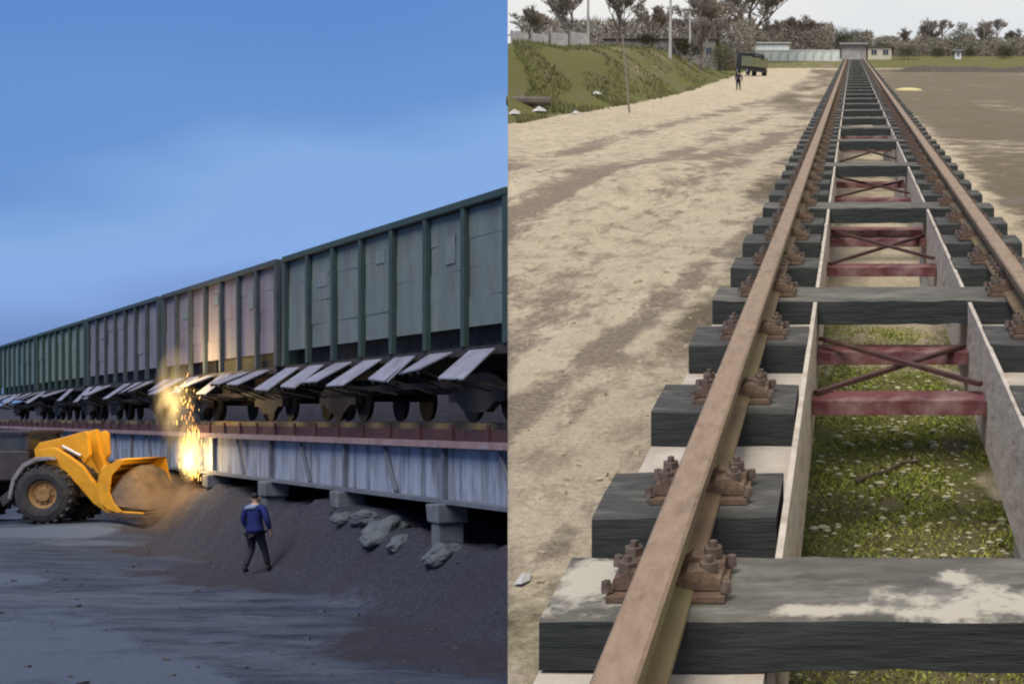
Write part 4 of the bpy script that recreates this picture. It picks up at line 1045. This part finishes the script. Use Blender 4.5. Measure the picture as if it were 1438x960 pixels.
lpoly('tower', [(37, 632), (44, 622), (76, 615), (110, 605), (114, 610), (116, 640), (108, 652), (96, 634), (80, 634), (60, 648), (40, 650)], .55, .72, m_yel)
lpoly('tower', [(37, 632), (44, 622), (76, 615), (110, 605), (114, 610), (116, 640), (108, 652), (96, 634), (80, 634), (60, 648), (40, 650)], 1.65, 1.8, m_yel)
ARM = [(50, 632), (72, 628), (92, 640), (112, 655), (124, 672), (140, 692), (158, 708), (160, 718), (148, 722), (128, 708), (106, 682), (84, 662), (60, 652)]
lpoly('lift_arm', ARM, .30, .48, m_yel); lpoly('lift_arm', ARM, 1.85, 2.0, m_yel)
lpoly('bell_crank', [(102, 606), (114, 603), (121, 640), (132, 668), (124, 674), (110, 650)], 1.0, 1.18, m_yel)
b = MB(); x1, z1 = lp(84, 632); x2, z2 = lp(110, 650)
b.tube((x1-.35, .62, z1-.05), (x1+.25, .62, z1-.2), .085, .085, 12); obj('hydraulic_cylinder', b.mesh('hydraulic_cylinder', m_cab), ld)
b = MB(); b.tube((x1-.1, .50, z1+.10), (x2-.1, .50, z1-.18), .05, .05, 10); obj('piston_rod', b.mesh('piston_rod', m_chrome), ld)
b = MB(); a1, c1 = lp(128, 668); a2, c2 = lp(150, 690); b.bar((a1, 1.25, c1), (a2, 1.25, c2), .12, .12); obj('bucket_link', b.mesh('bucket_link', m_yel), ld)
# bucket: curved shell, side plates, cutting edge
PROF = [(182, 646), (168, 648), (154, 655), (145, 668), (143, 685), (147, 702), (156, 714), (172, 720), (206, 722)]
b = MB(); y0, y1 = -.05, 2.40; pr = [lp(*p) for p in PROF]
for (xa, za), (xb, zb) in zip(pr, pr[1:]):
    b.quad((xa, y0, za), (xb, y0, zb), (xb, y1, zb), (xa, y1, za), 0)
bk = obj('bucket', b.mesh('bucket', m_yel, True), ld)
so = bk.modifiers.new('thick', 'SOLIDIFY'); so.thickness = .05
for yy in (-.08, 2.37):
    lpoly('bucket_side', PROF[:] + [(196, 700), (186, 668)] if yy > 0 else [(182, 646), (168, 648), (154, 655), (145, 668), (143, 685), (147, 702), (156, 714), (172, 720), (178, 718), (166, 706), (160, 690), (163, 668), (174, 655)], yy, yy+.05, m_yel, None, .01)
lpoly('cutting_edge', [(158, 719), (206, 723), (212, 726), (160, 727)], -.1, 2.45, m_cab, None, .01)
# load in the bucket, a thing of its own
b = MB(); rows = []
m_load = mat('brown_earth', (0.105, 0.075, 0.055), (0.15, 0.105, 0.075), 3, .95, .8, c3=(.07, .052, .042), s3=2.5)
for j in range(13):
    yy = .0 + 2.34*j/12; rr = []
    for i in range(12):
        u = i/11; px = 150 + 62*u; py = 716 - (62*math.sin(min(1, u*1.25+.15)*math.pi*.62) if u < .55 else 62*(1-((u-.55)/.45)**1.6)*.99)
        x_, z_ = lp(px, py); edge = math.sin(math.pi*min(1, max(0, j/12)))**.35
        rr.append(b.av((x_+.06*nz(i*.7, j*.7), yy, .3+(z_-.3)*(.55+.45*edge) + .09*nz(i*.5, j*.6, 3))))
    rows.append(rr)
for a, c in zip(rows, rows[1:]):
    for i in range(11): b.face((a[i], a[i+1], c[i+1], c[i]))
b.face(rows[0]); b.face(rows[-1][::-1])
tag(obj('bucket_load', b.mesh('bucket_load', m_load, True), None, (Xl, Yl, zl)), 'heap of brown earth filling the loader bucket', 'earth load')
# cab and engine end, mostly outside the picture
b = MB(); b.box(-1.75, -.62, .45, 2.2, 1.2, 2.1); b.box(-4.4, -1.76, .4, 2.2, .9, 2.2); obj('rear_body', b.mesh('rear_body', m_cab), ld, bevel=.06)
b = MB()
for xx in (-1.7, -.66):
    for yy in (.5, 2.1): b.box(xx-.05, xx+.05, yy-.05, yy+.05, 2.1, 2.55)
cbn = obj('cab', b.mesh('cab', m_cab), ld); cbn['kind'] = 'stuff'
b = MB(); b.box(-1.85, -.55, .4, 2.2, 2.551, 2.68); obj('cab_roof', b.mesh('cab_roof', m_cab), cbn, bevel=.04)
b = MB(); b.box(-1.62, -.72, .49, .51, 2.1, 2.54); b.box(-.67, -.65, .6, 2.0, 2.1, 2.54); obj('cab_glass', b.mesh('cab_glass', m_glass), cbn)
lpoly('step', [(0, 700), (14, 688), (18, 702), (6, 712)], .1, .5, m_cab)

# the glowing spark shower on the bridge edge, with its own light
m_spk = mat('molten_spark', (1.0, .6, .2), emit=((1.0, .68, .24), 1.7))
m_spk2 = mat('orange_spark', (1.0, .4, .1), emit=((1.0, .50, .12), 1.2))
b = MB(); rnd = random.Random(3)
cs = None
for s_ in range(0, 900):
    p = tl(s_*.05, .75, 0)
    if VPX + F*p.x/p.y < 270: cs = s_*.05; break
sp_o = tl(cs, .75, 1.85)
for k in range(230):
    x = rnd.gauss(0, .20); y = rnd.gauss(0, .12); z = -.25 + 1.25*rnd.random()**.8
    x *= (1.25 - .35*z); l_ = rnd.uniform(.06, .24); w_ = rnd.uniform(.002, .005)
    b.mi = 0 if rnd.random() < .75 else 1
    b.bar((x, y, z), (x+rnd.uniform(-.02, .02), y, z+l_), w_*2, w_*2, (0, 1, 0))
for k in range(50):   # thrown wide as they leave the cut below the hatches
    b.mi = 0 if k % 3 else 1; z = 1.0 + 1.75*rnd.random()**1.3; x = rnd.gauss(0, .10 + .13*z) + .45*max(0, z-1.3); y = rnd.gauss(.05, .12); a = rnd.gauss(0, .7)
    b.bar((x, y, z), (x+.12*a, y, z+rnd.uniform(.05, .16)), .007, .007, (0, 1, 0))
so_ = obj('spark_shower', b.mesh('spark_shower', [m_spk, m_spk2]), None, sp_o, (0, 0, ang))
so_['kind'] = 'stuff'; tag(so_, 'bright yellow shower of sparks falling in front of the pale blue-grey girder', 'sparks')
for nm, dz, oo, en, ds in (('spark_light', .35, .12, 240.0, -.1), ('torch_light', 2.0, .6, 230.0, .5), ('torch_glow', 3.2, .25, 230.0, 1.4)):
    ldt = bpy.data.lights.new(nm, 'POINT'); lo_ = bpy.data.objects.new(nm, ldt); COL.objects.link(lo_)
    ldt.energy = en; ldt.color = (1.0, .70, .27); ldt.shadow_soft_size = .25
    lo_.location = tl(cs+ds, .75+oo, 1.85+dz)

# dust thrown up between the bucket and the bridge, and haze added only to give the sparks a soft glow
def dust(name, label, c, r_, dens, col):
    m = bpy.data.materials.new(name); m.use_nodes = True
    n, l = m.node_tree.nodes, m.node_tree.links
    n.remove(n['Principled BSDF']); pv = n.new('ShaderNodeVolumePrincipled'); l.new(pv.outputs[0], n['Material Output'].inputs['Volume'])
    pv.inputs['Color'].default_value = col + (1,)
    tc = n.new('ShaderNodeTexCoord'); ln = n.new('ShaderNodeVectorMath'); ln.operation = 'LENGTH'; l.new(tc.outputs['Object'], ln.inputs[0])
    a = n.new('ShaderNodeMapRange'); a.inputs[1].default_value = 1.0; a.inputs[2].default_value = 0.25; l.new(ln.outputs['Value'], a.inputs[0])
    t = n.new('ShaderNodeTexNoise'); t.inputs['Scale'].default_value = 2.6; t.inputs['Detail'].default_value = 4; l.new(tc.outputs['Object'], t.inputs[0])
    b_ = n.new('ShaderNodeMapRange'); b_.inputs[1].default_value = .38; b_.inputs[2].default_value = .66; l.new(t.outputs[0], b_.inputs[0])
    k = n.new('ShaderNodeMath'); k.operation = 'MULTIPLY'; l.new(a.outputs[0], k.inputs[0]); l.new(b_.outputs[0], k.inputs[1])
    k2 = n.new('ShaderNodeMath'); k2.operation = 'MULTIPLY'; l.new(k.outputs[0], k2.inputs[0]); k2.inputs[1].default_value = dens; l.new(k2.outputs[0], pv.inputs['Density'])
    bm_ = bmesh.new(); bmesh.ops.create_icosphere(bm_, subdivisions=3, radius=1.0); me_ = bpy.data.meshes.new(name); bm_.to_mesh(me_); bm_.free(); me_.materials.append(m)
    o_ = obj(name, me_, None, c, (0, 0, ang)); o_.scale = r_; o_['kind'] = 'stuff'; o_['label'] = label
dc = tl(cs-.2, 1.5, .95)
dust('dust_cloud', 'brown dust drifting between the bucket and the bridge', dc, (2.0, 1.3, .95), .75, (.42, .30, .22))
dust('glow_haze', 'added thin haze giving a soft glow along the wagon hatches', tl(cs+.7, 1.05, 3.9), (.85, .6, 1.7), .42, (.8, .75, .66))
dust('glow_haze', 'added haze giving a soft glow around the falling sparks in front of the girder', tl(cs, .80, 2.45), (.62, .42, .95), 1.5, (.9, .82, .6))
